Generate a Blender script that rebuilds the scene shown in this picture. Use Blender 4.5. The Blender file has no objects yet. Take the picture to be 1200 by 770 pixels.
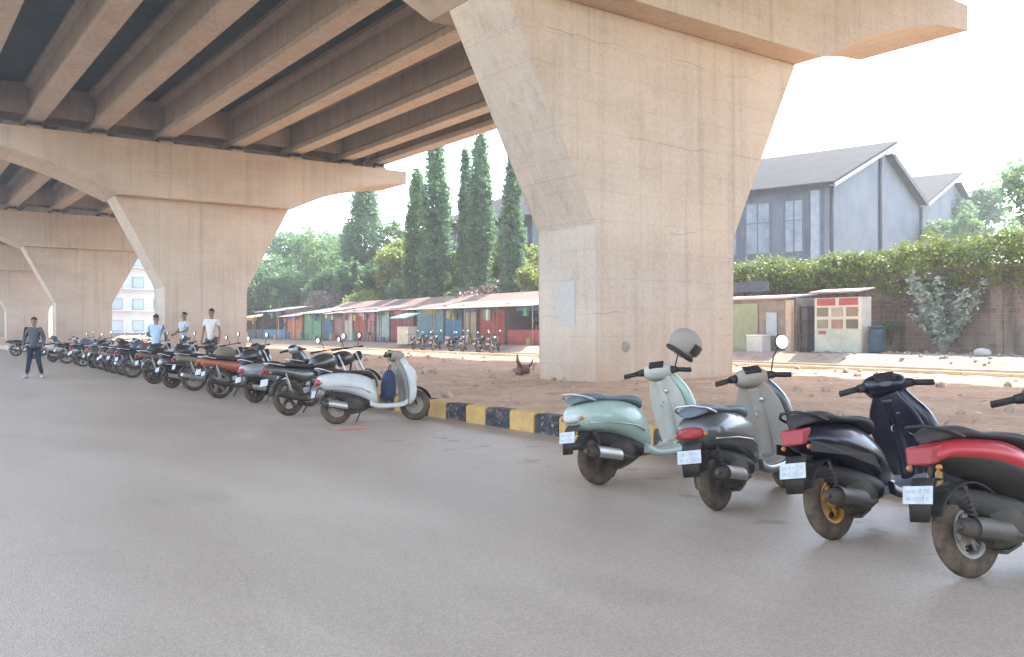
import bpy, bmesh, math, random
import numpy as np
from mathutils import Vector, Matrix
R = math.radians
PI = math.pi
random.seed(7)
scene = bpy.context.scene
COL = scene.collection

# ------------------------------------------------------------ materials
class NT:
    def __init__(s, name):
        s.m = bpy.data.materials.new(name); s.m.use_nodes = True
        s.t = s.m.node_tree; s.b = s.t.nodes['Principled BSDF']
    def n(s, kind, **kw):
        nd = s.t.nodes.new(kind)
        for k, v in kw.items():
            if k.startswith('i_'):
                nd.inputs[k[2:].replace('_', ' ')].default_value = v
            else: setattr(nd, k, v)
        return nd
    def l(s, a, b): s.t.links.new(a, b)
    def coord(s, scale=(1, 1, 1), kind='Object', rot=(0, 0, 0)):
        tc = s.n('ShaderNodeTexCoord'); mp = s.n('ShaderNodeMapping')
        mp.inputs['Scale'].default_value = scale; mp.inputs['Rotation'].default_value = rot
        s.l(tc.outputs[kind], mp.inputs['Vector']); return mp.outputs['Vector']
    def world(s, scale=(1, 1, 1)):
        g = s.n('ShaderNodeNewGeometry'); mp = s.n('ShaderNodeMapping')
        mp.inputs['Scale'].default_value = scale
        s.l(g.outputs['Position'], mp.inputs['Vector']); return mp.outputs['Vector']
    def noise(s, vec, scale, detail=4, rough=.55):
        nz = s.n('ShaderNodeTexNoise'); nz.inputs['Scale'].default_value = scale
        nz.inputs['Detail'].default_value = detail; nz.inputs['Roughness'].default_value = rough
        s.l(vec, nz.inputs['Vector']); return nz.outputs['Fac']
    def ramp(s, fac, stops):
        r = s.n('ShaderNodeValToRGB'); e = r.color_ramp.elements
        while len(e) < len(stops): e.new(.5)
        for i, (p, c) in enumerate(stops):
            e[i].position = p; e[i].color = (*c, 1) if len(c) == 3 else c
        s.l(fac, r.inputs['Fac']); return r.outputs['Color']
    def mix(s, fac, a, b, mode='MIX'):
        m = s.n('ShaderNodeMix', data_type='RGBA', blend_type=mode)
        for sock, v in ((m.inputs[0], fac), (m.inputs[6], a), (m.inputs[7], b)):
            if hasattr(v, 'node'): s.l(v, sock)
            elif isinstance(v, (int, float)): sock.default_value = v
            else: sock.default_value = (*v, 1)
        return m.outputs[2]
    def bump(s, h, strength=.3, dist=.02):
        b = s.n('ShaderNodeBump'); b.inputs['Strength'].default_value = strength
        b.inputs['Distance'].default_value = dist
        s.l(h, b.inputs['Height']); s.l(b.outputs['Normal'], s.b.inputs['Normal'])
    def base(s, c):
        if hasattr(c, 'node'): s.l(c, s.b.inputs['Base Color'])
        else: s.b.inputs['Base Color'].default_value = (*c, 1)
    def set(s, **kw):
        for k, v in kw.items():
            sk = s.b.inputs[k.replace('_', ' ')]
            if hasattr(v, 'node'): s.l(v, sk)
            else: sk.default_value = v

G3 = lambda v: (v, v, v)
DUST = (.30, .21, .14)
_mc = {}
def paint(name, col, rough=.35, metal=0., coat=.0, dust=.25, dscale=6):
    """lacquer / plastic / metal with a film of road dust in blotches"""
    if name in _mc: return _mc[name]
    t = NT(name); v = t.coord()
    nz = t.noise(v, dscale, 5, .6); fac = t.ramp(nz, [(.35, G3(0)), (.75, G3(1))])
    mm = t.n('ShaderNodeMath', operation='MULTIPLY'); t.l(fac, mm.inputs[0]); mm.inputs[1].default_value = dust
    ad = t.n('ShaderNodeMath', operation='ADD'); t.l(mm.outputs[0], ad.inputs[0]); ad.inputs[1].default_value = dust * .25
    f = ad.outputs[0]
    t.base(t.mix(f, col, DUST))
    rr = t.n('ShaderNodeMapRange'); t.l(f, rr.inputs['Value']); rr.inputs['From Max'].default_value = max(dust * 1.25, .01)
    rr.inputs['To Min'].default_value = rough; rr.inputs['To Max'].default_value = min(1, rough + .35)
    t.set(Roughness=rr.outputs[0], Metallic=metal, Specular_IOR_Level=.22 if not coat else .35)
    if coat: t.set(Coat_Weight=coat, Coat_Roughness=.08)
    _mc[name] = t.m; return t.m

def mat_concrete(name, tint=(.60, .455, .32), dark=(.45, .335, .23), seams=True):
    t = NT(name); w = t.world()
    big = t.noise(w, .35, 5, .6)
    c = t.mix(t.ramp(big, [(.3, G3(0)), (.7, G3(1))]), dark, tint)
    c = t.mix(t.ramp(t.noise(t.world((.5, .5, 1.1)), .55, 4, .6), [(.46, G3(0)), (.62, G3(.45))]), c, (.36, .245, .165))
    # rain streaks: noise stretched along z
    st = t.noise(t.world((2.2, 2.2, .12)), 1.6, 4, .65)
    c = t.mix(t.ramp(st, [(.45, G3(0)), (.72, G3(.45))]), c, (.56, .47, .39))
    st2 = t.noise(t.world((3.1, 3.1, .10)), 1.1, 3, .6)
    c = t.mix(t.ramp(st2, [(.52, G3(0)), (.72, G3(.40))]), c, (.25, .19, .15))
    # dusty pale patches
    pt = t.noise(t.world((.5, .5, 1.4)), 1.1, 6, .7)
    c = t.mix(t.ramp(pt, [(.5, G3(0)), (.68, G3(.35))]), c, (.55, .45, .36))
    # fine mottling
    fi = t.noise(w, 14, 5, .7)
    c = t.mix(.22, c, t.ramp(fi, [(.25, G3(.16)), (.75, G3(.62))]), 'MULTIPLY' if False else 'MIX')
    hsum = fi
    if seams:
        # pour joints: wavering horizontal lines, plus shutter board rows
        sp = t.n('ShaderNodeSeparateXYZ'); t.l(w, sp.inputs[0])
        wob = t.noise(t.world((.5, .5, .2)), 1.3, 3)
        ma = t.n('ShaderNodeMath', operation='MULTIPLY_ADD'); t.l(wob, ma.inputs[0]); ma.inputs[1].default_value = .55
        t.l(sp.outputs['Z'], ma.inputs[2])
        def lines(src, period, width, off=0.):
            a = t.n('ShaderNodeMath', operation='ADD'); t.l(src, a.inputs[0]); a.inputs[1].default_value = off
            m = t.n('ShaderNodeMath', operation='PINGPONG'); t.l(a.outputs[0], m.inputs[0]); m.inputs[1].default_value = period / 2
            l = t.n('ShaderNodeMath', operation='LESS_THAN'); t.l(m.outputs[0], l.inputs[0]); l.inputs[1].default_value = width
            return l.outputs[0]
        gate = t.ramp(t.noise(t.world((.7, .7, .9)), .9, 3), [(.5, G3(0)), (.64, G3(.6))])
        a1 = t.n('ShaderNodeMath', operation='MULTIPLY'); t.l(lines(ma.outputs[0], 1.95, .009), a1.inputs[0]); t.l(gate, a1.inputs[1])
        c = t.mix(a1.outputs[0], c, (.20, .15, .12))
        a2 = t.n('ShaderNodeMath', operation='MULTIPLY'); t.l(lines(sp.outputs['Z'], .62, .006), a2.inputs[0]); a2.inputs[1].default_value = .28
        c = t.mix(a2.outputs[0], c, (.22, .17, .13))
        a3 = t.n('ShaderNodeMath', operation='MULTIPLY'); t.l(lines(sp.outputs['X'], 2.45, .007, .4), a3.inputs[0]); a3.inputs[1].default_value = .25
        c = t.mix(a3.outputs[0], c, (.22, .17, .13))
        # red soil splashed on the foot of the column
        zz = t.n('ShaderNodeMapRange'); t.l(sp.outputs['Z'], zz.inputs['Value']); zz.inputs['From Min'].default_value = 2.2
        zz.inputs['From Max'].default_value = .2
        zn = t.n('ShaderNodeMath', operation='MULTIPLY'); t.l(zz.outputs[0], zn.inputs[0]); t.l(t.noise(t.world((1, 1, .5)), 1.7, 5), zn.inputs[1])
        c = t.mix(zn.outputs[0], c, (.42, .25, .15))
    t.base(c); t.set(Roughness=.9); t.bump(hsum, .25, .02)
    return t.m

def mat_asphalt():
    t = NT('asphalt'); w = t.world()
    big = t.noise(t.world((.35, .12, 1)), 1.0, 6, .65)
    c = t.ramp(big, [(.3, (.33, .25, .178)), (.7, (.44, .34, .245))])
    dust = t.noise(t.world((.8, .25, 1)), .9, 6, .7)
    c = t.mix(t.ramp(dust, [(.48, G3(0)), (.72, G3(.55))]), c, (.47, .37, .275))
    oil = t.noise(t.world((1, .6, 1)), .7, 3, .5)
    c = t.mix(t.ramp(oil, [(.60, G3(0)), (.74, G3(.3))]), c, (.20, .165, .13))
    # repaired strips and hairline cracks
    wp = t.n('ShaderNodeTexNoise'); wp.inputs['Scale'].default_value = .8; wp.inputs['Detail'].default_value = 6; t.l(w, wp.inputs['Vector'])
    wv = t.n('ShaderNodeMix', data_type='VECTOR'); wv.inputs[0].default_value = .28; t.l(w, wv.inputs[4]); t.l(wp.outputs['Color'], wv.inputs[5])
    ck = t.n('ShaderNodeTexVoronoi', feature='DISTANCE_TO_EDGE'); ck.inputs['Scale'].default_value = .62; t.l(wv.outputs[1], ck.inputs['Vector'])
    ckm = t.ramp(ck.outputs['Distance'], [(.0, G3(.3)), (.0028, G3(0))])
    gt = t.ramp(t.noise(w, .22, 3), [(.5, G3(0)), (.58, G3(1))])
    c = t.mix(t.mix(1., ckm, gt, 'MULTIPLY'), c, (.09, .075, .062))
    # red dust drifted from the median, thickest along the kerb
    sx = t.n('ShaderNodeSeparateXYZ'); t.l(w, sx.inputs[0])
    mr = t.n('ShaderNodeMapRange'); t.l(sx.outputs['X'], mr.inputs['Value']); mr.inputs['From Min'].default_value = 2.5; mr.inputs['From Max'].default_value = 7.2
    mu = t.n('ShaderNodeMath', operation='MULTIPLY'); t.l(mr.outputs[0], mu.inputs[0]); t.l(t.ramp(t.noise(t.world((1, .5, 1)), .9, 7, .7), [(.3, G3(.1)), (.7, G3(1))]), mu.inputs[1])
    c = t.mix(mu.outputs[0], c, (.34, .235, .16))
    # oil drips where the bikes stand
    mo = t.n('ShaderNodeMapRange'); t.l(sx.outputs['X'], mo.inputs['Value'])
    mo.inputs['From Min'].default_value = 4.6; mo.inputs['From Max'].default_value = 5.4
    om = t.n('ShaderNodeMath', operation='MULTIPLY'); t.l(mo.outputs[0], om.inputs[0]); t.l(t.ramp(t.noise(w, 2.6, 4, .6), [(.60, G3(0)), (.66, G3(.55))]), om.inputs[1])
    c = t.mix(om.outputs[0], c, (.12, .095, .075))
    vo = t.n('ShaderNodeTexVoronoi'); vo.inputs['Scale'].default_value = 120; t.l(w, vo.inputs['Vector'])
    c = t.mix(.28, c, t.ramp(vo.outputs['Color'], [(.15, G3(.25)), (.5, G3(.5)), (.9, G3(.85))]), 'OVERLAY')
    fn = t.noise(w, 38, 6, .8)
    c = t.mix(.25, c, t.ramp(fn, [(.3, G3(.3)), (.7, G3(.7))]), 'OVERLAY')
    t.base(c)
    t.set(Roughness=t.ramp(big, [(.3, G3(.40)), (.7, G3(.58))]), Specular_IOR_Level=.5)
    t.bump(vo.outputs['Distance'], .3, .005)
    return t.m

def mat_soil(name='red_soil', a=(.34, .185, .095), b=(.52, .31, .175), c3=(.58, .42, .28)):
    t = NT(name); w = t.world()
    n1 = t.noise(w, .8, 8, .7); n2 = t.noise(w, 7, 8, .75); n3 = t.noise(w, 2.3, 5, .6)
    c = t.ramp(n1, [(.3, a), (.62, b)])
    c = t.mix(t.ramp(n2, [(.5, G3(0)), (.66, G3(.6))]), c, c3)
    c = t.mix(t.ramp(n3, [(.55, G3(0)), (.68, G3(.5))]), c, (.20, .12, .08))
    t.base(c); t.set(Roughness=.95); t.bump(n2, .8, .06)
    return t.m

def mat_leaf(name, c1, c2, c3, trans=.25):
    t = NT(name); g = t.n('ShaderNodeNewGeometry')
    clump = t.noise(t.world(), .55, 3)
    c = t.ramp(g.outputs['Random Per Island'], [(0, c1), (.55, c2), (1, c3)])
    c = t.mix(t.ramp(clump, [(.4, G3(0)), (.65, G3(.6))]), c, c3)
    t.base(c); t.set(Roughness=.55)
    if trans: t.set(Transmission_Weight=0.0); t.set(Subsurface_Weight=0.0)
    tr = t.n('ShaderNodeBsdfTranslucent'); ms = t.n('ShaderNodeMixShader'); ms.inputs[0].default_value = trans
    t.l(c, tr.inputs['Color']); out = t.t.nodes['Material Output']
    t.l(t.b.outputs[0], ms.inputs[1]); t.l(tr.outputs[0], ms.inputs[2]); t.l(ms.outputs[0], out.inputs['Surface'])
    return t.m

def mat_plain(name, col, col2=None, scale=3, rough=.8, metal=0, stripe=None, bump=0):
    """two-tone weathered surface; stripe=(axis scale vec) adds corrugation"""
    if name in _mc: return _mc[name]
    t = NT(name); col2 = col2 or tuple(x * .75 for x in col)
    nz = t.noise(t.coord(), scale, 6, .65)
    c = t.ramp(nz, [(.35, col2), (.65, col)])
    if stripe:
        ax, sc, amt = stripe
        wv = t.n('ShaderNodeTexWave', wave_type='BANDS', bands_direction=ax, wave_profile='SIN')
        wv.inputs['Scale'].default_value = sc; t.l(t.coord(), wv.inputs['Vector'])
        t.bump(wv.outputs['Fac'], amt, .03)
        c = t.mix(.3, c, t.ramp(wv.outputs['Fac'], [(0, tuple(x * .8 for x in col2)), (1, col)]))
    elif bump: t.bump(nz, bump, .03)
    t.base(c); t.set(Roughness=rough, Metallic=metal)
    _mc[name] = t.m; return t.m

# ------------------------------------------------------------ mesh helpers
class MB:
    def __init__(s): s.bm = bmesh.new()
    def loft(s, rings, cap=True, closed=True):
        bm = s.bm; vs = [[bm.verts.new(p) for p in r] for r in rings]
        n = len(vs[0])
        for a, b in zip(vs, vs[1:]):
            for i in range(n if closed else n - 1):
                f = bm.faces.new((a[i], a[(i + 1) % n], b[(i + 1) % n], b[i])); f.smooth = True
        if cap and closed:
            bm.faces.new(vs[0][::-1]); bm.faces.new(vs[-1])
        return s
    def box(s, c, size, rot=None, bev=0.):
        m = Matrix.Translation(Vector(c))
        if rot is not None: m = m @ (rot.to_4x4() if hasattr(rot, 'to_4x4') else Matrix.Rotation(rot, 4, 'Z'))
        m = m @ Matrix.Diagonal((*size, 1))
        g = bmesh.ops.create_cube(s.bm, size=1, matrix=m)
        if bev:
            es = list({e for v in g['verts'] for e in v.link_edges})
            bmesh.ops.bevel(s.bm, geom=es, offset=bev, segments=2, affect='EDGES', profile=.5)
        return s
    def tube(s, pts, r, n=8, rs=None):
        pts = [Vector(p) for p in pts]; rings = []
        for i, p in enumerate(pts):
            d = (pts[min(i + 1, len(pts) - 1)] - pts[max(i - 1, 0)]).normalized()
            u = d.orthogonal().normalized() if i == 0 else (u0 - d * u0.dot(d)).normalized()
            u0 = u; v = d.cross(u); rr = rs[i] if rs else r
            rings.append([p + (u * math.cos(2 * PI * k / n) + v * math.sin(2 * PI * k / n)) * rr for k in range(n)])
        return s.loft(rings)
    def lathe(s, prof, axis='y', c=(0, 0, 0), n=32, closed=False):
        c = Vector(c); rings = []
        for k in range(n + 0):
            a = 2 * PI * k / n; ca, sa = math.cos(a), math.sin(a)
            row = []
            for r, h in prof:
                p = {'y': (r * ca, h, r * sa), 'z': (r * ca, r * sa, h), 'x': (h, r * ca, r * sa)}[axis]
                row.append(s.bm.verts.new(c + Vector(p)))
            rings.append(row)
        m = len(prof)
        for k in range(n):
            a, b = rings[k], rings[(k + 1) % n]
            for i in range(m if closed else m - 1):
                j = (i + 1) % m
                try:
                    f = s.bm.faces.new((a[i], a[j], b[j], b[i])); f.smooth = True
                except ValueError: pass
        bmesh.ops.remove_doubles(s.bm, verts=[v for r_ in rings for v in r_], dist=1e-5)
        return s
    def ball(s, c, size, u=14, v=9, rot=None):
        m = Matrix.Translation(Vector(c))
        if rot is not None: m = m @ rot.to_4x4()
        g = bmesh.ops.create_uvsphere(s.bm, u_segments=u, v_segments=v, radius=1, matrix=m @ Matrix.Diagonal((*size, 1)))
        for vv in g['verts']:
            for f in vv.link_faces: f.smooth = True
        return s
    def face(s, pts):
        s.bm.faces.new([s.bm.verts.new(p) for p in pts]); return s
    def prism(s, poly, ext, bev=0):
        """poly: list of 3D points (planar), ext: extrusion vector"""
        a = [s.bm.verts.new(p) for p in poly]; e = Vector(ext)
        b = [s.bm.verts.new(Vector(p) + e) for p in poly]; n = len(a)
        fs = [s.bm.faces.new(a[::-1]), s.bm.faces.new(b)]
        for i in range(n): fs.append(s.bm.faces.new((a[i], a[(i + 1) % n], b[(i + 1) % n], b[i])))
        if bev:
            es = list({x for f in fs for x in f.edges})
            bmesh.ops.bevel(s.bm, geom=es, offset=bev, segments=2, affect='EDGES', profile=.5)
        return s
    def build(s, name, mat, parent=None, loc=None, rz=None):
        bmesh.ops.recalc_face_normals(s.bm, faces=s.bm.faces)
        me = bpy.data.meshes.new(name); s.bm.to_mesh(me); s.bm.free()
        for m in (mat if isinstance(mat, (list, tuple)) else [mat]): me.materials.append(m)
        o = bpy.data.objects.new(name, me); COL.objects.link(o)
        if parent: o.parent = parent
        if loc: o.location = loc
        if rz is not None: o.rotation_euler[2] = rz
        return o

def ell(c, u, v, n=20, e=2.6):
    c, u, v = Vector(c), Vector(u), Vector(v); out = []
    for k in range(n):
        a = 2 * PI * k / n; ca, sa = math.cos(a), math.sin(a)
        out.append(c + u * math.copysign(abs(ca) ** (2 / e), ca) + v * math.copysign(abs(sa) ** (2 / e), sa))
    return out
def smooth_secs(secs, sub=3):
    """Catmull-Rom through the section tuples"""
    out = []; n = len(secs)
    for i in range(n - 1):
        p = [secs[max(i - 1, 0)], secs[i], secs[i + 1], secs[min(i + 2, n - 1)]]
        for k in range(sub):
            t = k / sub
            out.append(tuple(.5 * (2 * b + (c - a) * t + (2 * a - 5 * b + 4 * c - d) * t * t + (3 * b - a - 3 * c + d) * t ** 3)
                             for a, b, c, d in zip(*p)))
    out.append(tuple(secs[-1])); return out
def xloft(mb, secs, n=20, e=2.8, sub=3, y0=0.):
    """secs: (x, zlo, zhi, halfwidth)"""
    mb.loft([ell((x, y0, (a + b) / 2), (0, w, 0), (0, 0, (b - a) / 2), n, e) for x, a, b, w in smooth_secs(secs, sub)]); return mb
def zloft(mb, secs, n=20, e=2.8, sub=3):
    """secs: (z, xc, halfx, halfy)"""
    mb.loft([ell((x, 0, z), (hx, 0, 0), (0, hy, 0), n, e) for z, x, hx, hy in smooth_secs(secs, sub)]); return mb

def tag(o, label=None, cat=None, group=None, kind=None):
    for k, v in (('label', label), ('category', cat), ('group', group), ('kind', kind)):
        if v: o[k] = v
    return o
def empty(name, loc=(0, 0, 0), rz=0., label=None, cat=None, group=None):
    o = bpy.data.objects.new(name, None); COL.objects.link(o); o.empty_display_size = .2
    o.location = loc; o.rotation_euler = (0, 0, rz); return tag(o, label, cat, group)
def kids(o): return [c for c in bpy.data.objects if c.parent == o]
def copy_tree(o, parent=None):
    c = o.copy(); COL.objects.link(c)
    if parent: c.parent = parent
    for ch in kids(o): copy_tree(ch, c)
    return c
def raw(name, verts, faces, mat, parent=None, smooth=False):
    me = bpy.data.meshes.new(name); me.from_pydata(verts, [], faces); me.update()
    for m in (mat if isinstance(mat, (list, tuple)) else [mat]): me.materials.append(m)
    if smooth: me.shade_smooth()
    o = bpy.data.objects.new(name, me); COL.objects.link(o)
    if parent: o.parent = parent
    return o

# ------------------------------------------------------------ camera, light
TH = .627
cam_d = bpy.data.cameras.new('camera'); cam = bpy.data.objects.new('camera', cam_d); COL.objects.link(cam)
cam.location = (0, 0, 1.4); cam.rotation_euler = (R(90), 0, -TH)
cam_d.sensor_width = 36; cam_d.lens = 36 * 1031.6 / 1200; cam_d.shift_y = .64 / 1200; cam_d.clip_end = 3000; cam_d.clip_start = .05
scene.camera = cam

SUN = Vector((1, .13, 1.28)).normalized()
el = math.asin(SUN.z); az = math.atan2(SUN.x, SUN.y)
w = bpy.data.worlds.new('World'); scene.world = w; w.use_nodes = True
nt = w.node_tree; bg = nt.nodes['Background']
sky = nt.nodes.new('ShaderNodeTexSky'); sky.sky_type = 'NISHITA'; sky.sun_disc = False
sky.sun_elevation = el; sky.sun_rotation = az; sky.air_density = 1.0; sky.dust_density = 1.2; sky.ozone_density = 1.2
hs_ = nt.nodes.new('ShaderNodeHueSaturation'); hs_.inputs['Saturation'].default_value = .8   # hazy, whitish tropical sky
nt.links.new(sky.outputs[0], hs_.inputs['Color']); nt.links.new(hs_.outputs[0], bg.inputs[0]); bg.inputs[1].default_value = .15
sd = bpy.data.lights.new('sun', 'SUN'); sd.energy = 2.0; sd.angle = R(.5); sd.color = (1, .94, .84)
so = bpy.data.objects.new('sun', sd); COL.objects.link(so); so.rotation_euler = SUN.to_track_quat('Z', 'Y').to_euler()
scene.view_settings.view_transform = 'Standard'; scene.view_settings.look = 'None'
scene.view_settings.exposure = 2.92; scene.view_settings.gamma = 1
scene.render.engine = 'CYCLES'
cy = scene.cycles; cy.max_bounces = 7; cy.diffuse_bounces = 5; cy.glossy_bounces = 3; cy.transmission_bounces = 3
cy.transparent_max_bounces = 6; cy.use_denoising = True; cy.sample_clamp_indirect = 8
cy.caustics_reflective = False; cy.caustics_refractive = False
# ------------------------------------------------------------ ground
KX = 7.22; FX = 21.9      # near and far kerb face of the median
M_asph = mat_asphalt(); M_soil = mat_soil(); M_conc = mat_concrete('concrete_weathered')
M_dirt = mat_soil('verge_dirt', (.25, .18, .13), (.38, .30, .23), (.46, .40, .33))
g = MB(); g.face([(-180, -110, -.05), (400, -110, -.05), (400, 610, -.05), (-180, 610, -.05)])
tag(g.build('ground', mat_soil('open_ground', (.22, .16, .11), (.34, .27, .19), (.30, .30, .18))), kind='structure')
g = MB(); g.face([(-7, -30, 0), (KX, -30, 0), (KX, 600, 0), (-7, 600, 0)])
tag(g.build('road', M_asph), kind='structure')
g = MB(); g.face([(FX + .2, -30, 0), (28.6, -30, 0), (28.6, 600, 0), (FX + .2, 600, 0)])
tag(g.build('far_road', M_asph), kind='structure')
# heightfield strips
def strip(name, xs, ys, hf, mat):
    vs = [(x, y, hf(x, y)) for y in ys for x in xs]; nx = len(xs)
    fs = [(j * nx + i, j * nx + i + 1, (j + 1) * nx + i + 1, (j + 1) * nx + i) for j in range(len(ys) - 1) for i in range(nx - 1)]
    return raw(name, vs, fs, mat, smooth=True)
from mathutils import noise as mn
def med_h(x, y):
    e = min(1, (x - KX) / .5, (FX - x) / .5); e = max(0, e)
    b = .22 + e * (.03 + .06 * mn.noise((x * .5, y * .5, 0)) + .05 * abs(mn.noise((x * 1.9, y * 1.9, 3))) + .035 * abs(mn.noise((x * 5, y * 5, 9))))
    return b
xs = [KX + .22 + i * (FX - KX - .22) / 90 for i in range(91)]
ys = [-6 + i * .2 for i in range(240)] + [42 + i * 2.2 for i in range(60)] + [180, 300, 600]
tag(strip('median_soil', xs, ys, med_h, M_soil), kind='structure')
def ver_h(x, y):
    s = min(1, max(0, (x - 28.6) / 1.2)); return .02 + .44 * s * s * (3 - 2 * s) + .05 * mn.noise((x * .9, y * .6, 1)) * s
xs = [28.6 + .3 * i for i in range(30)] + [40, 60, 120]
ys2 = [-10 + .8 * i for i in range(130)] + [110, 200, 600]
tag(strip('verge', xs, ys2, ver_h, M_dirt), kind='structure')
g = MB(); g.box((28.55, 150, .05), (.22, 340, .14), bev=.02)
tag(g.build('far_roadside_kerb', M_conc), kind='structure')
g = MB(); g.box((-7.1, 150, .08), (.22, 340, .2), bev=.02)
tag(g.build('left_roadside_kerb', M_conc), kind='structure')
# median kerbs: each painted block is a block of its own colour; near row
def kerb_paint(name, c1, c2):
    t = NT(name); w = t.world(); c = t.ramp(t.noise(w, 7, 6, .65), [(.35, c2), (.65, c1)])
    c = t.mix(t.ramp(t.noise(w, 13, 7, .75), [(.58, G3(0)), (.64, G3(.9))]), c, (.36, .29, .22))
    c = t.mix(t.ramp(t.noise(t.world((1, 1, 2.5)), 3, 6, .7), [(.5, G3(0)), (.7, G3(.6))]), c, (.33, .22, .14))
    t.base(c); t.set(Roughness=.8); t.bump(t.noise(w, 16, 5), .5, .02); return t.m
M_yel = kerb_paint('kerb_yellow_paint', (.58, .33, .07), (.44, .25, .08)); M_blk = kerb_paint('kerb_black_paint', (.014, .014, .018), (.04, .036, .035))
def kerb_block(y0, mat, ln):
    m = MB(); m.prism([(KX, y0 + .006, -.02), (KX + .22, y0 + .006, -.02), (KX + .22, y0 + .006, .265), (KX + .035, y0 + .006, .265), (KX, y0 + .006, .235)],
                      (0, ln - .012, 0), .012)
    rk = random.Random(int(y0 * 100)); dx, dz, sh_ = rk.uniform(-.012, .012), rk.uniform(-.012, .008), rk.uniform(-.008, .008)
    for v in m.bm.verts: v.co.x += dx + sh_ * (1 if v.co.y > y0 + ln / 2 else -1); v.co.z += dz + rk.uniform(-.002, .002)
    return m.build('kerb_block', mat)
yel = ['yellow kerb block right behind the green scooter tail', 'second yellow kerb block from the green scooter', 'third yellow kerb block from the green scooter', 'yellow kerb block beside the white scooter front wheel']
blk = ['black kerb block nearest the green scooter', 'middle black kerb block of the three in the open stretch', 'black kerb block nearest the white scooter', 'black kerb block behind the white scooter front wheel']
edges = [8.32, 8.94, 9.45, 10.02, 10.62, 11.15, 11.72, 12.30, 12.86]
iy = ib = 0
for k in range(8):
    y0, y1 = edges[k], edges[k + 1]
    if k % 2 == 0: o = kerb_block(y0, M_yel, y1 - y0); tag(o, yel[iy], 'kerb block', 'striped kerb blocks of the median'); iy += 1
    else: o = kerb_block(y0, M_blk, y1 - y0); tag(o, blk[ib], 'kerb block', 'striped kerb blocks of the median'); ib += 1
y = 8.32; k = 0
while y > -6:
    y -= .56; k += 1
    tag(kerb_block(y, M_blk if k % 2 else M_yel, .56), ('black' if k % 2 else 'yellow') + ' kerb block behind the scooters parked on the right', 'kerb block', 'striped kerb blocks of the median')
y = 12.86; k = 0
while y < 60:
    tag(kerb_block(y, M_blk if k % 2 else M_yel, .56), ('black' if k % 2 else 'yellow') + ' kerb block behind the row of parked motorbikes', 'kerb block', 'striped kerb blocks of the median')
    y += .56; k += 1
g = MB(); g.box((KX + .11, (y + 400) / 2, .12), (.22, 400 - y, .28)); tag(g.build('near_kerb_far_run', M_conc), kind='structure')
M_kerb_pale = mat_plain('pale_kerb_concrete', (.60, .47, .30), (.48, .36, .22), 2, .85, bump=.3)
g = MB()
yy = -8
while yy < 130: g.box((FX + .1, yy + .6, .16), (.2, 1.19, .36), bev=.015); yy += 1.2
tag(g.build('far_median_kerb', M_kerb_pale), kind='structure')
# stones and clods on the median
rnd = random.Random(3)
M_st = mat_plain('stone_dusty', (.42, .31, .22), (.25, .16, .11), 9, .9, bump=.4)
m = MB()
for i in range(300):
    x = rnd.uniform(KX + .4, FX - .3); yv = rnd.uniform(2, 40); s = rnd.choice([.03, .04, .05, .07, .1]) * rnd.uniform(.7, 1.2)
    gg = bmesh.ops.create_icosphere(m.bm, subdivisions=1, radius=s, matrix=Matrix.Translation((x, yv, med_h(x, yv) + s * .2)))
    for v in gg['verts']: v.co += Vector((rnd.uniform(-1, 1), rnd.uniform(-1, 1), rnd.uniform(-1, .6))) * s * .35
tag(m.build('rubble', M_st), kind='stuff', label='loose stones and clods scattered over the red soil median', cat='rubble')
# litter: dry leaves and scraps
M_lf = mat_leaf('dry_leaf_litter', (.30, .18, .09), (.45, .33, .2), (.6, .55, .45), .1)
vs, fs = [], []
for i in range(1500):
    x = rnd.uniform(KX + .3, FX - .2); yv = rnd.uniform(3, 34); z = med_h(x, yv) + .012; a = rnd.uniform(0, 6.28); s = rnd.uniform(.02, .05)
    dx, dy = math.cos(a) * s, math.sin(a) * s; b = len(vs)
    vs += [(x - dx, yv - dy, z), (x + dy * .5, yv - dx * .5, z + rnd.uniform(0, .02)), (x + dx, yv + dy, z + rnd.uniform(0, .02)), (x - dy * .5, yv + dx * .5, z)]
    fs.append((b, b + 1, b + 2, b + 3))
tag(raw('leaf_litter', vs, fs, M_lf), kind='stuff', label='dry leaves and paper scraps strewn over the median soil', cat='litter')

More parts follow.
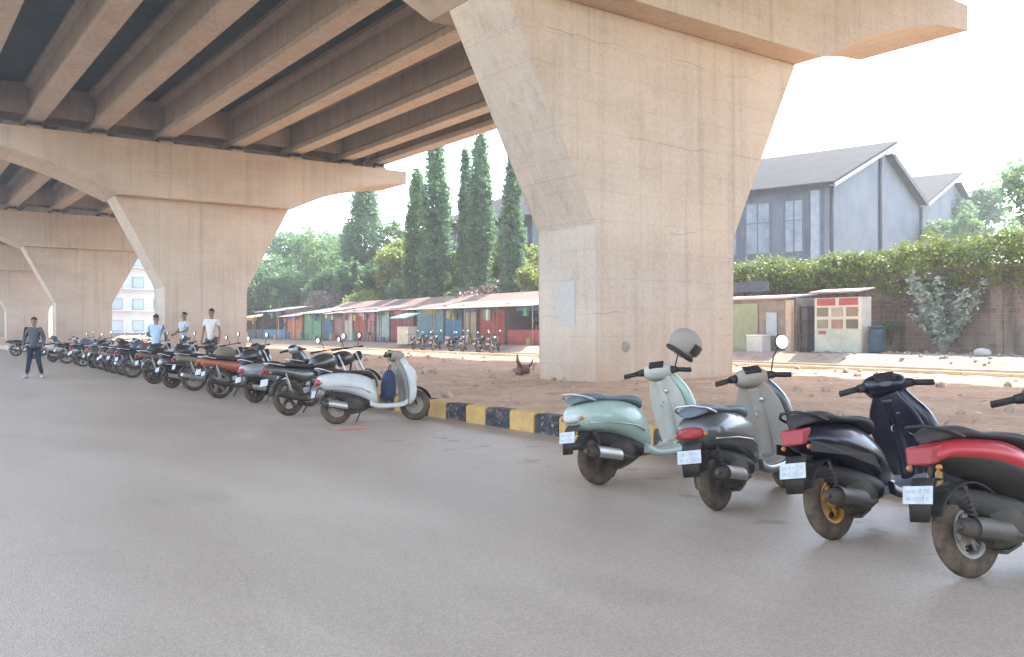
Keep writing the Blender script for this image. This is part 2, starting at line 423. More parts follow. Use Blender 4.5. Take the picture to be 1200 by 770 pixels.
# ------------------------------------------------------------ viaduct piers
XL, XR, Y1, DP, LS = 12.38, 16.73, 14.035, 1.99, 34.17
ZF, ZB, ZT = 3.62, 8.2, 11.03
TIP_L, TIP_R = 2.74, 26.37
def pier(k):
    y0 = Y1 + k * LS; o = empty('concrete_pier', (14.55, y0 + DP / 2, .2), 0)
    ox, oy = 14.55, y0 + DP / 2
    def L(p): return (p[0] - ox, p[1] - oy, p[2] - .2)
    ch = .0
    # column with flare: profile in x-z extruded along y
    hl = 2.45
    prof = [(XL, -.3), (XR, -.3), (XR, ZF), (XR + hl, ZB), (XL - hl, ZB), (XL, ZF)]
    m = MB(); m.prism([L((x, y0, z)) for x, z in prof], (0, DP, 0), .035)
    m.build('column', M_conc, o)
    # hammerhead cap with rising cantilevers
    ov = .78; xc = 14.55
    ztip = 10.28; sof = []
    for i in range(9):      # gently arched haunch from the flare to the tip
        s = i / 8; x = XR + hl + .0 + (TIP_R - XR - hl) * s
        z = ZB + (ztip - ZB) * (1 - (1 - s) ** 1.7)
        sof.append((x, z))
    right = sof + [(TIP_R, ZT)]
    left = [(2 * xc - x - .02, z) for x, z in sof]
    poly = [(XL - hl, ZB - .003)] + [(XR + hl, ZB - .003)] + right[1:] + [(TIP_L, ZT)] + left[::-1][:-1]
    m = MB(); m.prism([L((x, y0 - ov, z)) for x, z in poly], (0, DP + 2 * ov, 0), 0)
    m.build('pier_cap', M_conc, o)
    for gx in GX:
        for sy in (-.45, DP + .45 - .5):
            m = MB(); m.box(L((gx, y0 + sy + .25, ZT + .09)), (.72, .5, .18), bev=.01); m.build('pedestal', M_conc, o)
            m = MB(); m.box(L((gx, y0 + sy + .25, ZT + .27)), (.5, .42, .18)); m.build('bearing_pad', M_dark, o)
    if k == 0:      # small cast blemish low on the front face
        m = MB(); m.lathe([(0, -.012), (.11, -.012), (.125, .0)], 'y', L((13.22, y0 - .001, 1.02)), 18)
        m.build('plaster_patch', mat_plain('grey_patch', (.30, .26, .22), (.22, .19, .16), 8), o)
    return o
GX = [3.32, 6.25, 9.12, 12.38, 16.1, 19.45, 22.6, 24.8]
M_dark = mat_plain('rubber_dark', (.03, .028, .03), rough=.8)
plab = ['nearest massive concrete pier with its grey left side and flared head, behind the scooters',
        'second concrete pier, directly behind the three men by the motorbikes',
        'third concrete pier along the viaduct, greyer, behind the walking man on its left edge',
        'fourth concrete pier, a sliver at the left edge of the picture', 'fifth concrete pier, farthest and almost hidden']
for k in range(5):
    tag(pier(k), plab[k], 'bridge pier', 'viaduct piers')

# ------------------------------------------------------------ spans
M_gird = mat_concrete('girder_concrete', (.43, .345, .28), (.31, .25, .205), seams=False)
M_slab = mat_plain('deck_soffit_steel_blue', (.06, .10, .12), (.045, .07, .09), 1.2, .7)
def span(k):
    ya = Y1 + DP / 2 + k * LS + .04; yb = ya + LS - .08
    o = empty('viaduct_span', (14.5, (ya + yb) / 2, 11.4))
    oy = (ya + yb) / 2
    hw = .38; zt = 13.3
    for gx in GX:
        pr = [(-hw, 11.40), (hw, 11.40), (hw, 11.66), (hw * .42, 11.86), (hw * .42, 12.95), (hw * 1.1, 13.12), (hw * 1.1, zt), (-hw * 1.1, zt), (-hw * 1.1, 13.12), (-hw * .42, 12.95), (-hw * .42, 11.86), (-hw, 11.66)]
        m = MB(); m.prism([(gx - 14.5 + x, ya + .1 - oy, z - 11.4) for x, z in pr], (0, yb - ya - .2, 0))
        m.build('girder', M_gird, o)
    for yy in (ya + .9, yb - .9):
        for a, b in zip(GX, GX[1:]):
            m = MB(); m.box(((a + b) / 2 - 14.5, yy - oy, (11.78 + 13.25) / 2 - 11.4), (b - a - .34, .28, 1.47)); m.build('diaphragm', M_gird, o)
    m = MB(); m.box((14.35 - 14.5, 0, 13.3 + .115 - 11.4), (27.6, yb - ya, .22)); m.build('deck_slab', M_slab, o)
    for x in (.6, 28.1):
        m = MB(); m.prism([(x - .18 - 14.5, ya - oy, 13.1 - 11.4), (x + .18 - 14.5, ya - oy, 13.1 - 11.4), (x + .13 - 14.5, ya - oy, 14.5 - 11.4), (x - .1 - 14.5, ya - oy, 14.5 - 11.4)], (0, yb - ya, 0), .02)
        m.build('parapet', M_conc, o)
    return o
slab = ['viaduct span with brown girders directly overhead, left of the nearest pier', 'viaduct span between the second and third piers', 'viaduct span beyond the third pier', 'viaduct span beyond the fourth pier']
for k in range(-1, 4):
    tag(span(k), (['viaduct span overhead behind the camera side of the nearest pier'] + slab)[k + 1], 'bridge span', 'viaduct spans')
# faded blue notice painted on the grey side of the nearest pier
m = MB(); m.box((XL - .006, 15.05, 1.95), (.008, .62, 1.0))
t = NT('faded_blue_notice'); nz = t.noise(t.coord(), 5, 7, .75)
t.base(t.mix(t.ramp(nz, [(.4, G3(0)), (.62, G3(1))]), (.40, .385, .37), (.50, .41, .32))); t.set(Roughness=.9)
tag(m.build('notice', t.m), 'faded pale blue notice stuck on the grey side face of the nearest pier', 'notice')
# ------------------------------------------------------------ two-wheelers
def blk_rubber():
    if 'tyre' in _mc: return _mc['tyre']
    t = NT('tyre_rubber'); v = t.coord(); nz = t.noise(v, 9, 6, .7)
    c = t.mix(t.ramp(nz, [(.35, G3(.15)), (.7, G3(.75))]), (.024, .021, .019), (.20, .13, .08))
    t.base(c); t.set(Roughness=.9, Specular_IOR_Level=.15); _mc['tyre'] = t.m; return t.m
M_tyre = blk_rubber()
M_trim = paint('black_trim_plastic', (.012, .012, .013), .42, dust=.12)
M_blkp = paint('dusty_black_metal', (.022, .021, .02), .5, .3, dust=.28)
M_chr = paint('dull_chrome', (.55, .54, .52), .25, .9, dust=.3)
M_alu = paint('cast_alloy', (.33, .32, .30), .45, .7, dust=.5)
M_seat = paint('seat_vinyl_black', (.014, .015, .018), .42, dust=.14, dscale=4)
M_seatb = paint('seat_vinyl_blue_grey', (.10, .13, .16), .35, dust=.2, dscale=4)
M_red = paint('red_lens', (.28, .004, .01), .3, coat=.1, dust=.12)
M_amb = paint('amber_lens', (.40, .13, .02), .2, coat=.4, dust=.15)
M_gls = paint('lamp_glass', (.62, .64, .66), .1, .2, coat=.6, dust=.15)
M_mir = paint('mirror_glass', (.75, .78, .8), .05, 1., dust=.05)
M_plate = [mat_plain('number_plate_white', (.46, .46, .455), (.34, .33, .31), 14, .45), mat_plain('plate_paint_faded', (.26, .26, .27), (.42, .42, .42), 30, .6)]
def plate(m, c, w, h, tilt):
    """white plate with a raised rim and two rows of worn, unreadable strokes"""
    m.box(c, (.006, w, h), tilt, .002); rp = random
    for row in (-1, 1):
        y = -w * .40
        while y < w * .36:
            ww = rp.uniform(.010, .018)
            gq = bmesh.ops.create_cube(m.bm, size=1, matrix=Matrix.Translation(Vector(c) + tilt @ Vector((-.0035, -y - ww / 2, row * h * .21))) @ tilt.to_4x4() @ Matrix.Diagonal((.002, ww, h * rp.uniform(.12, .32), 1)))
            for v in gq['verts']:
                for f in v.link_faces: f.material_index = 1
            y += ww + rp.uniform(.004, .016)
def wheel(parent, name, x, r, tw, rim_mat, kind='alloy', steer=0., drum=True, n=36):
    """lathe tyre + rim with spokes, axle along y"""
    w = empty(name, (x, 0, r)); w.parent = parent; w.rotation_euler = (0, 0, steer)
    ri = r * (.58 if r < .27 else .74)
    m = MB(); h = tw / 2
    prof = [(ri, -h * .72), (ri + (r - ri) * .35, -h), (ri + (r - ri) * .72, -h * .93), (r - .012, -h * .62), (r, -h * .25), (r, h * .25),
            (r - .012, h * .62), (ri + (r - ri) * .72, h * .93), (ri + (r - ri) * .35, h), (ri, h * .72)]
    m.lathe(prof, 'y', n=n)
    m.build('tyre', M_tyre, w)
    m = MB(); hh = h * .62
    m.lathe([(ri + .004, -hh), (ri - .018, -hh * 1.05), (ri - .028, -hh * .6), (ri - .03, hh * .6), (ri - .018, hh * 1.05), (ri + .004, hh)], 'y', n=n)
    m.lathe([(.0, -h * .95), (.035, -h * .95), (.045, -h * .5), (.045, h * .5), (.035, h * .95), (0, h * .95)], 'y', n=16)
    if kind == 'alloy':
        for i in range(5):
            a = 2 * PI * i / 5 + .3
            for da in (-.13, .13):
                p0 = Vector((math.cos(a) * .03, 0, math.sin(a) * .03)); p1 = Vector((math.cos(a + da) * (ri - .02), 0, math.sin(a + da) * (ri - .02)))
                m.tube([p0, (p0 + p1) / 2, p1], .012, 6, rs=[.017, .013, .013])
    elif kind == 'disc':
        m.lathe([(.02, -h * .45), (ri * .45, -h * .5), (ri * .62, -h * .2), (ri - .02, -h * .3)], 'y', n=24)
        m.lathe([(.02, h * .45), (ri - .02, h * .3)], 'y', n=24)
    else:
        for i in range(18):
            a = 2 * PI * i / 18
            for sy, da in ((-1, .35), (1, -.35)):
                m.tube([(math.cos(a) * .04, sy * h * .6, math.sin(a) * .04), (math.cos(a + da) * (ri - .015), 0, math.sin(a + da) * (ri - .015))], .0028, 4)
    m.build('rim', rim_mat, w)
    if drum:
        m = MB(); m.lathe([(0, -.02), (r * .28, -.02), (r * .30, -.01), (r * .30, .035), (0, .035)], 'y', (0, .02, 0), n=20); m.build('brake_drum', M_alu, w)
    return w

def mirrors(p, x, z, ys=(-.30, .30), h=.17, mat=None, out=.05):
    for y in ys:
        s = 1 if y > 0 else -1
        m = MB(); m.tube([(x, y * .78, z), (x + .01, y * .9, z + h * .6), (x - .01, y + s * out * .4, z + h)], .006, 6)
        m.lathe([(0, -.012), (.045, -.012), (.055, 0), (.045, .014), (0, .02)], 'x', (x - .015, y + s * out, z + h + .02), 16)
        mo = m.build('mirror', mat or M_trim, p)
        m = MB(); m.lathe([(0, 0), (.043, 0)], 'x', (x - .030, y + s * out, z + h + .02), 16); m.build('mirror_glass', M_mir, mo)

def handlebar(p, x, z, hw=.34, drop=.03, back=.06, steer=0.):
    hb = empty('handlebar', (x, 0, z)); hb.parent = p; hb.rotation_euler[2] = steer
    m = MB(); m.tube([(-back, -hw + .02, -drop), (-.01, -hw * .5, 0), (0, 0, 0), (-.01, hw * .5, 0), (-back, hw - .02, -drop)], .012, 8); m.build('bar', M_blkp, hb)
    for s in (-1, 1):
        m = MB(); m.tube([(-back * .65, s * hw * .66, -drop * .6), (-back * 1.2, s * (hw + .02), -drop * 1.1)], .019, 10)
        m.ball((-back * 1.2, s * (hw + .025), -drop * 1.1), (.02, .012, .02), 8, 6); m.build('grip', M_trim, hb)
        m = MB(); m.tube([(.0, s * hw * .55, .0), (.055, s * hw * .75, -.01), (.035, s * hw * 1.0, -.03)], .006, 6); m.build('brake_lever', M_chr, hb)
    return hb

def scooter(label, group, loc, rz, lean, col, inner, seatm, rim, rimk='alloy', r=.225, style='classic', floorc=None, ffc=None, tail=None, muf=M_alu, steer=0.3, mirr=False, upper=None, plate_dx=0., cover=None, low=False):
    sp = style == 'sport'
    p = empty('scooter', loc, rz, label, 'scooter', group); p.rotation_euler = (lean, 0, rz)
    lowc = M_trim; n = 22 if not low else 12; wn = 36 if not low else 20
    wb = 1.24
    wheel(p, 'rear_wheel', 0, r, .10, rim, rimk, n=wn)
    wheel(p, 'front_wheel', wb, r, .092, rim, rimk, steer=steer, n=wn)
    tx = lambda secs: [(q[0] * (.64 if style == 'sport' else .74),) + tuple(q[1:]) if q[0] < 0 else q for q in secs]
    # rear bodywork
    if not sp:
        S = [(-.37, .60, .66, .05), (-.34, .555, .70, .115), (-.25, .50, .735, .165), (-.10, .475, .755, .198), (.10, .45, .76, .21), (.27, .40, .745, .205), (.42, .33, .71, .185), (.53, .27, .66, .15), (.60, .25, .55, .12)]
        seat = [(-.33, .735, .765, .05), (-.27, .735, .81, .11), (-.12, .745, .825, .135), (.03, .745, .81, .14), (.14, .735, .785, .14), (.30, .725, .785, .14), (.46, .69, .78, .125), (.55, .66, .755, .10), (.585, .65, .71, .06)]
    else:
        S = [(-.43, .66, .715, .04), (-.37, .60, .75, .09), (-.25, .575, .775, .125), (-.08, .52, .785, .16), (.12, .46, .775, .185), (.30, .37, .755, .195), (.44, .30, .70, .18), (.54, .255, .62, .15), (.60, .24, .50, .12)]
        seat = [(-.36, .765, .79, .04), (-.29, .765, .845, .10), (-.12, .775, .86, .13), (.0, .775, .845, .14), (.10, .765, .815, .14), (.28, .745, .805, .135), (.44, .71, .79, .12), (.54, .67, .765, .095), (.58, .65, .71, .05)]
    S2 = [(x, a + (.06 if upper else 0), b, w - (.02 if upper else 0)) for x, a, b, w in S] if sp else S
    m = MB(); xloft(m, tx(S2), n, 2.7 if not sp else 1.7); body = m.build('body_panel', lowc if sp and upper else col, p)
    if sp and upper:
        m = MB(); xloft(m, tx([(x, a + (b - a) * f, b + .006, w + .006) for (x, a, b, w), f in zip(S, (.1, .25, .4, .42, .42, .40, .38, .36, .4))]), n, 1.8); m.build('upper_panel', upper, p)
    if sp and not upper:      # dark side recess and bright slash
        for s in (-1, 1):
            m = MB(); m.prism([(-.30, s * .132, .60), (.02, s * .177, .545), (.34, s * .197, .43), (.30, s * .197, .52), (.02, s * .180, .615), (-.28, s * .135, .665)], (0, s * .006, 0)); m.build('side_insert', M_trim, body)
    elif sp and col is P_navy:
        for s in (-1, 1):
            m = MB(); m.prism([(-.12, s * .166, .64), (.10, s * .190, .60), (.22, s * .196, .63), (-.10, s * .168, .69)], (0, s * .007, 0), .003); m.build('side_insert', P_silv, body)
    elif not sp:
        for s in (-1, 1):
            m = MB(); m.tube([(-.20, s * .18, .56), (.08, s * .213, .54), (.34, s * .205, .50), (.47, s * .182, .44)], .006, 6); m.build('trim_strip', M_chr, body)
    m = MB(); xloft(m, tx(seat), n, 2.6); st = m.build('seat', seatm, p)
    m = MB(); gz = seat[2][2]; m.tube([(-.08, -.145, gz - .075), (-.20, -.135, gz - .03), (-.285, -.06, gz), (-.285, .06, gz), (-.20, .135, gz - .03), (-.08, .145, gz - .075)], .010, 8)
    m.build('grab_rail', M_chr if not sp else M_trim, p)
    # under body: chassis, engine, swing arm
    m = MB(); xloft(m, [(-.16, .40, .52, .05), (.0, .36, .50, .07), (.2, .26, .46, .11), (.42, .22, .40, .12), (.56, .22, .30, .10)], 14, 3); m.build('underbody', M_trim, p)
    m = MB(); xloft(m, [(-.08, .17, .30, .035), (.05, .15, .33, .055), (.22, .16, .36, .06), (.36, .20, .34, .05)], 14, 3, y0=.10)
    xloft(m, [(.10, .15, .36, .05), (.22, .13, .40, .075), (.36, .16, .38, .07), (.46, .2, .32, .04)], 14, 3, y0=-.05)
    for k in range(5): m.box((.42 + k * .018, -.03, .27), (.008, .13, .13 - .008 * k), bev=.002)
    m.build('engine', M_blkp, p)
    for s in (-1, 1):
        m = MB(); m.tube([(-.02, s * .105, r + .02), (-.10, s * .115, .52)], .012, 8)
        for k in range(7): m.lathe([(.02, -.006), (.027, 0), (.02, .006)], 'z', (-.04 - .01 * k, s * (.107 + .0015 * k), .30 + .028 * k), 12)
        m.build('shock_absorber', M_blkp, p)
    # muffler on the right side
    m = MB(); rr = .052 if not sp else .056
    pts = [((.34, -.13, .21), .018), ((.20, -.17, .22), .02), ((.13, -.175, .235), rr * .85), ((.06, -.178, .25), rr), ((-.20, -.185, .30), rr), ((-.25, -.186, .31), rr * .82), ((-.27, -.186, .313), rr * .4)]
    m.tube([a for a, b in pts], .05, 16, rs=[b for a, b in pts]); m.tube([(-.26, -.19, .31), (-.31, -.195, .318)], .018, 10); mf = m.build('muffler', M_blkp, p)
    m = MB(); rings = []
    for i in range(8):
        s = i / 7; x = .10 - .28 * s; c = Vector((x, -.178 - .006 * s, .248 + .052 * s)); q = rr + .008
        rings.append([c + Vector((0, -math.cos(a) * q, math.sin(a) * q)) for a in [R(-50 + 15 * j) for j in range(10)]])
    m.loft(rings, cap=False, closed=False); m.build('heat_shield', muf, mf)
    # floor, side skirts
    m = MB(); xloft(m, [(.50, .235, .30, .14), (.60, .225, .285, .175), (.80, .225, .28, .18), (.98, .235, .30, .17), (1.06, .27, .36, .13)], n, 4); m.build('floorboard', floorc or inner, p)
    for s in (-1, 1):
        m = MB(); xloft(m, [(.46, .24, .33, .02), (.58, .20, .27, .025), (.80, .195, .262, .025), (.98, .21, .28, .022), (1.05, .25, .33, .015)], 12, 3, y0=s * .185)
        m.build('side_skirt', col, p)
    # leg shield
    if not sp:
        sh = [(.24, 1.05, .05, .12), (.32, 1.09, .075, .19), (.46, 1.10, .085, .235), (.62, 1.08, .09, .25), (.76, 1.04, .085, .235), (.87, 1.00, .08, .19), (.97, .96, .07, .12)]
    else:
        sh = [(.26, 1.04, .05, .10), (.36, 1.10, .085, .17), (.50, 1.12, .115, .225), (.64, 1.08, .12, .25), (.78, 1.03, .105, .22), (.88, .98, .08, .16), (.96, .95, .06, .11)]
    sh = [(z, x + .05, a, b) for z, x, a, b in sh]
    m = MB(); zloft(m, sh, n, 2.4 if not sp else 1.9); m.build('leg_shield', col, p)
    m = MB(); zloft(m, [(z, x - hx - .012, .022, hy * .86) for z, x, hx, hy in sh], n, 2.6); inn = m.build('inner_shield', inner, p)
    m = MB(); zloft(m, [(.30, 1.03, .05, .05), (.5, 1.03, .045, .05), (.75, .99, .045, .055), (.9, .95, .05, .06)], 12, 2.5); m.build('steering_tunnel', inner, inn)
    m = MB(); m.lathe([(0, -.006), (.02, -.006), (.022, .004)], 'x', (.945, -.055, .80), 12); m.build('key_lock', M_chr, inn)
    m = MB(); m.tube([(.955, 0, .70), (.92, 0, .69), (.915, 0, .66), (.935, 0, .65)], .005, 6); m.build('bag_hook', M_chr, inn)
    if sp:
        m = MB(); m.box((.985, -.10, .72), (.004, .045, .06), bev=.001); m.build('sticker', P_whit, inn)
    # nose + front fender + fork
    m = MB(); xloft(m, [(1.10, .46, .90, .16), (1.19, .49, .84, .15), (1.25, .53, .76, .10), (1.28, .58, .68, .05)], 14, 2.4); m.build('front_apron', col, p)
    rings = []
    for i in range(13):
        a = R(22 + i * 10); q = r + .03 + .012 * math.sin(a); wv = .072 * (math.sin(PI * min(1, .18 + i / 13)) ** .4)
        c = Vector((wb - math.cos(PI - a) * q * 1.0, 0, r + math.sin(a) * q)); dr = Vector((math.cos(a), 0, math.sin(a)))
        rings.append(ell(c, (0, wv, 0), dr * .016, 12, 2.2))
    m = MB(); m.loft(rings); m.build('front_fender', ffc or (col if not sp else M_trim), p)
    m = MB()
    for s in (-1, 1): m.tube([(wb - .0, s * .07, r), (wb - .04, s * .07, r + .20), (1.10, s * .05, .62)], .015, 8)
    m.build('fork', M_blkp, p)
    # headset
    hz = 1.0
    hs = empty('handlebar_cowl', (.93, 0, hz)); hs.parent = p; hs.scale = (1.2, 1.08, 1.22); hs.rotation_euler[2] = steer
    m = MB()
    secs = [(-.10, -.015, .02, .03), (-.07, -.055, .055, .10), (-.02, -.075, .065, .14), (.05, -.08, .06, .125), (.11, -.07, .045, .09), (.135, -.05, .02, .05)] if not sp else \
           [(-.10, -.01, .02, .04), (-.07, -.045, .05, .11), (-.01, -.065, .075, .15), (.06, -.09, .07, .13), (.13, -.10, .03, .09), (.17, -.09, -.03, .04)]
    xloft(m, secs, n, 2.3); m.build('cowl', cover or col, hs)
    m = MB(); m.lathe([(0, .02), (.045, .015), (.062, 0), (.065, -.02)], 'x', (.115, 0, -.005), 18); m.build('headlight', M_gls, hs)
    m = MB(); m.box((-.065, 0, .048), (.09, .13, .02), Matrix.Rotation(-.5, 3, 'Y'), .006); m.build('instrument_panel', M_trim, hs)
    for s in (-1, 1):
        m = MB(); m.tube([(-.02, s * .11, .0), (-.035, s * .18, -.005)], .024, 10, rs=[.034, .024]); m.build('switch_pod', M_trim, hs)
        m = MB(); m.tube([(-.035, s * .175, -.005), (-.055, s * .29, -.02)], .019, 12); m.ball((-.057, s * .295, -.02), (.021, .012, .021), 8, 6); m.build('grip', M_trim, hs)
        m = MB(); m.tube([(.0, s * .15, .0), (.05, s * .20, -.01), (.03, s * .29, -.03)], .007, 6); m.build('brake_lever', M_chr, hs)
    if mirr:
        for s in (-1, 1):
            if mirr is not True and mirr != s: continue
            m = MB(); m.tube([(-.03, s * .16, .02), (-.02, s * .20, .12), (-.04, s * .25, .19)], .006, 6)
            m.lathe([(0, .016), (.04, .014), (.056, 0), (.052, -.010), (0, -.010)], 'x', (-.05, s * .275, .215), 18)
            mo = m.build('mirror', M_trim, hs)
            m = MB(); m.lathe([(0, 0), (.048, 0)], 'x', (-.0625, s * .275, .215), 18); m.build('mirror_glass', M_mir, mo)
    # tail light, indicators, plate, hugger
    if not sp:
        m = MB(); xloft(m, [(-.305, .59, .64, .04), (-.285, .57, .66, .085), (-.25, .565, .665, .115), (-.20, .57, .66, .12)], 16, 2.8); m.build('tail_light', tail or M_red, p)
        lx, lz = -.285, .56
    else:
        m = MB(); m.prism([(-.30, -.078, .645), (-.30, .078, .645), (-.285, .095, .745), (-.285, -.095, .745)], (.09, 0, .01), .012); m.build('tail_light', M_red, p)
        lx, lz = -.29, .60
    for s in (-1, 1):
        m = MB(); m.ball((lx + .03, s * (.125 if not sp else .10), lz + (.045 if not sp else .03)), (.022, .016, .017), 10, 7); m.build('indicator', M_amb, p)
    m = MB(); yw = .085
    rings = [ell((-.22, 0, .56), (0, yw, 0), (.012, 0, .006), 10, 4), ell((lx + .02, 0, lz - .03), (0, yw, 0), (.012, 0, .006), 10, 4), ell((lx - .035, 0, lz - .12), (0, yw * .95, 0), (.008, 0, .004), 10, 4), ell((lx - .06, 0, lz - .26), (0, yw * .8, 0), (.006, 0, .003), 10, 4)]
    m.loft(rings); m.build('mudguard', M_trim, p)
    tilt = Matrix.Rotation(.22, 3, 'Y')
    m = MB(); plate(m, (lx - .05, 0, lz - .115), .20, .10, tilt); m.build('number_plate', M_plate, p)
    # inner arch over the wheel
    rings = []
    for i in range(9):
        a = R(35 + i * 15); q = r + .03
        rings.append(ell((math.cos(a) * q, 0, r + math.sin(a) * q), (0, .075, 0), (math.cos(a) * .008, 0, math.sin(a) * .008), 10, 4))
    m = MB(); m.loft(rings); m.build('hugger', M_trim, p)
    # stand
    m = MB(); m.tube([(.42, .12, .20), (.36, .23, .01)], .011, 8); m.box((.36, .235, .008), (.07, .035, .014), bev=.004); m.build('side_stand', M_blkp, p)
    m = MB(); m.tube([(.30, -.10, .16), (.14, -.13, .13), (.10, -.13, .14)], .01, 8); m.tube([(.30, .10, .16), (.14, .13, .13)], .01, 8); m.tube([(.14, -.13, .13), (.14, .13, .13)], .01, 8); m.tube([(.30, -.10, .16), (.30, .10, .16)], .01, 8); m.build('centre_stand', M_blkp, p)
    return p

def motorcycle(label, group, loc, rz, lean, tank, side=None, rim=None, rimk='alloy', steer=.25, low=True, seatm=None, cat='motorcycle', fair=False):
    p = empty('motorcycle', loc, rz, label, cat, group); p.rotation_euler = (lean, 0, rz)
    side = side or tank; rim = rim or M_alu; r = .30; wb = 1.28; n = 14 if low else 20
    wheel(p, 'rear_wheel', 0, r, .10, rim, rimk, n=28 if low else 40)
    wheel(p, 'front_wheel', wb, r, .085, rim, rimk, steer=steer, n=28 if low else 40)
    m = MB(); xloft(m, [(.48, .74, .84, .08), (.55, .70, .93, .125), (.70, .69, .99, .15), (.86, .72, .99, .14), (.98, .78, .93, .09), (1.02, .80, .88, .05)], n, 2.3); m.build('fuel_tank', tank, p)
    m = MB(); xloft(m, [(-.30, .80, .85, .07), (-.2, .79, .86, .11), (.1, .77, .85, .125), (.35, .75, .81, .12), (.50, .75, .83, .09), (.54, .78, .82, .05)], n, 2.8); m.build('seat', seatm or M_seat, p)
    m = MB(); xloft(m, [(-.44, .74, .79, .035), (-.36, .68, .82, .075), (-.2, .66, .80, .10), (.05, .60, .77, .115), (.3, .52, .75, .12), (.45, .55, .72, .10), (.5, .6, .68, .07)], n, 2.8); m.build('side_panel', side, p)
    m = MB()
    m.tube([(.98, 0, .86), (.90, 0, .52), (.72, 0, .30), (.35, 0, .28)], .022, 8)
    for s in (-1, 1):
        m.tube([(0, s * .09, r), (.38, s * .10, .34)], .02, 8); m.tube([(.92, s * .05, .80), (.45, s * .08, .70), (.36, s * .10, .36)], .016, 8)
    m.build('frame', M_blkp, p)
    m = MB(); m.box((.52, 0, .34), (.34, .24, .22), bev=.04); m.lathe([(0, -.15), (.10, -.14), (.11, -.12), (.11, .12), (.10, .14), (0, .15)], 'y', (.46, 0, .34), 18)
    for k in range(6): m.box((.64 + k * .014, 0, .47 + k * .024), (.19, .17, .010), Matrix.Rotation(-.35, 3, 'Y'))
    m.box((.69, 0, .54), (.12, .12, .18), Matrix.Rotation(-.35, 3, 'Y'), .01); m.build('engine', M_alu, p)
    m = MB(); pts = [((.78, -.06, .50), .018), ((.84, -.09, .34), .018), ((.66, -.13, .20), .018), ((.30, -.15, .22), .02), ((.18, -.155, .25), .045), ((-.30, -.17, .36), .052), ((-.34, -.17, .37), .035)]
    m.tube([a for a, b in pts], .04, 12, rs=[b for a, b in pts]); m.build('exhaust', M_chr if rimk == 'wire' else M_blkp, p)
    for s in (-1, 1):
        m = MB(); m.tube([(.02, s * .11, r + .02), (-.10, s * .115, .68)], .013, 8)
        for k in range(8): m.lathe([(.02, -.007), (.03, 0), (.02, .007)], 'z', (-.03 - .009 * k, s * .113, .40 + .03 * k), 10)
        m.build('shock_absorber', M_chr, p)
    m = MB()
    for s in (-1, 1): m.tube([(wb, s * .085, r), (1.16, s * .085, .62), (1.02, s * .085, .96)], .018, 8)
    m.build('fork', M_chr, p)
    for nm, x0, a0, a1, mt in (('front_mudguard', wb, 20, 150, side), ('rear_mudguard', 0, 40, 175, M_trim)):
        rings = []
        for i in range(10):
            a = R(a0 + (a1 - a0) * i / 9); q = r + .035
            rings.append(ell((x0 + math.cos(a) * q, 0, r + math.sin(a) * q), (0, .06, 0), (math.cos(a) * .012, 0, math.sin(a) * .012), 10, 3))
        m = MB(); m.loft(rings); m.build(nm, mt, p)
    m = MB()
    if fair: xloft(m, [(.98, .80, 1.02, .11), (1.08, .76, 1.08, .13), (1.18, .80, 1.0, .10), (1.24, .84, .92, .06)], n, 2.3)
    else: m.lathe([(0, -.08), (.06, -.07), (.09, -.02), (.095, .03)], 'x', (1.12, 0, .90), 18)
    hl = m.build('headlight_cowl', side if fair else M_trim, p)
    m = MB(); m.lathe([(0, .02), (.06, .015), (.085, 0)], 'x', (1.15 if not fair else 1.19, 0, .90), 18); m.build('headlight', M_gls, hl)
    handlebar(p, .98, 1.06, .36, .02, .10, steer); mirrors(p, .97, 1.07, (-.30, .30), .16)
    m = MB(); xloft(m, [(-.475, .71, .75, .03), (-.45, .70, .765, .055), (-.41, .70, .765, .06)], 12, 3); m.build('tail_light', M_red, p)
    m = MB(); plate(m, (-.44, 0, .55), .2, .11, Matrix.Rotation(.25, 3, 'Y')); m.build('number_plate', M_plate, p)
    m = MB()
    m.tube([(-.1, -.11, .80), (-.36, -.10, .85), (-.42, 0, .86), (-.36, .10, .85), (-.1, .11, .80)], .011, 8); m.build('grab_rail', M_chr, p)
    for s in (-1, 1):
        m = MB(); m.ball((-.40, s * .13, .70), (.03, .025, .022), 8, 6); m.build('indicator', M_amb, p)
    m = MB(); m.tube([(.50, .12, .22), (.44, .27, .01)], .012, 8); m.build('side_stand', M_blkp, p)
    return p

P_teal = paint('teal_green_paint', (.29, .40, .32), .28, coat=.5, dust=.35, dscale=3)
P_beig = paint('grey_beige_plastic', (.42, .41, .35), .5, dust=.4, dscale=3)
P_grey = paint('slate_grey_paint', (.05, .062, .068), .25, .4, coat=.6, dust=.22, dscale=3)
P_gcov = paint('grey_olive_dusty_plastic', (.25, .235, .20), .6, dust=.6, dscale=3)
P_muf = paint('dark_muffler', (.06, .065, .07), .4, .6, dust=.3)
P_navy = paint('navy_paint', (.0015, .002, .011), .18, coat=.3, dust=.04, dscale=3)
P_rdpt = paint('red_paint', (.40, .010, .022), .3, coat=.25, dust=.15, dscale=3)
P_whit = paint('pearl_white_paint', (.50, .505, .48), .32, coat=.3, dust=.4, dscale=3)
P_silv = paint('silver_paint', (.30, .31, .32), .3, .5, coat=.4, dust=.25, dscale=3)
P_orng = paint('orange_red_paint', (.36, .065, .03), .3, coat=.5, dust=.3)
P_gold = paint('gold_alloy', (.62, .30, .05), .35, .6, dust=.25)
P_blk = paint('gloss_black_paint', (.010, .010, .013), .2, coat=.6, dust=.12)
P_brn = paint('maroon_paint', (.075, .035, .03), .3, coat=.4, dust=.4)
P_blue = paint('blue_paint', (.02, .045, .10), .3, coat=.4, dust=.3)
P_must = paint('worn_khaki_paint', (.13, .125, .08), .4, dust=.5)
GS = 'two-wheelers parked at the kerb'
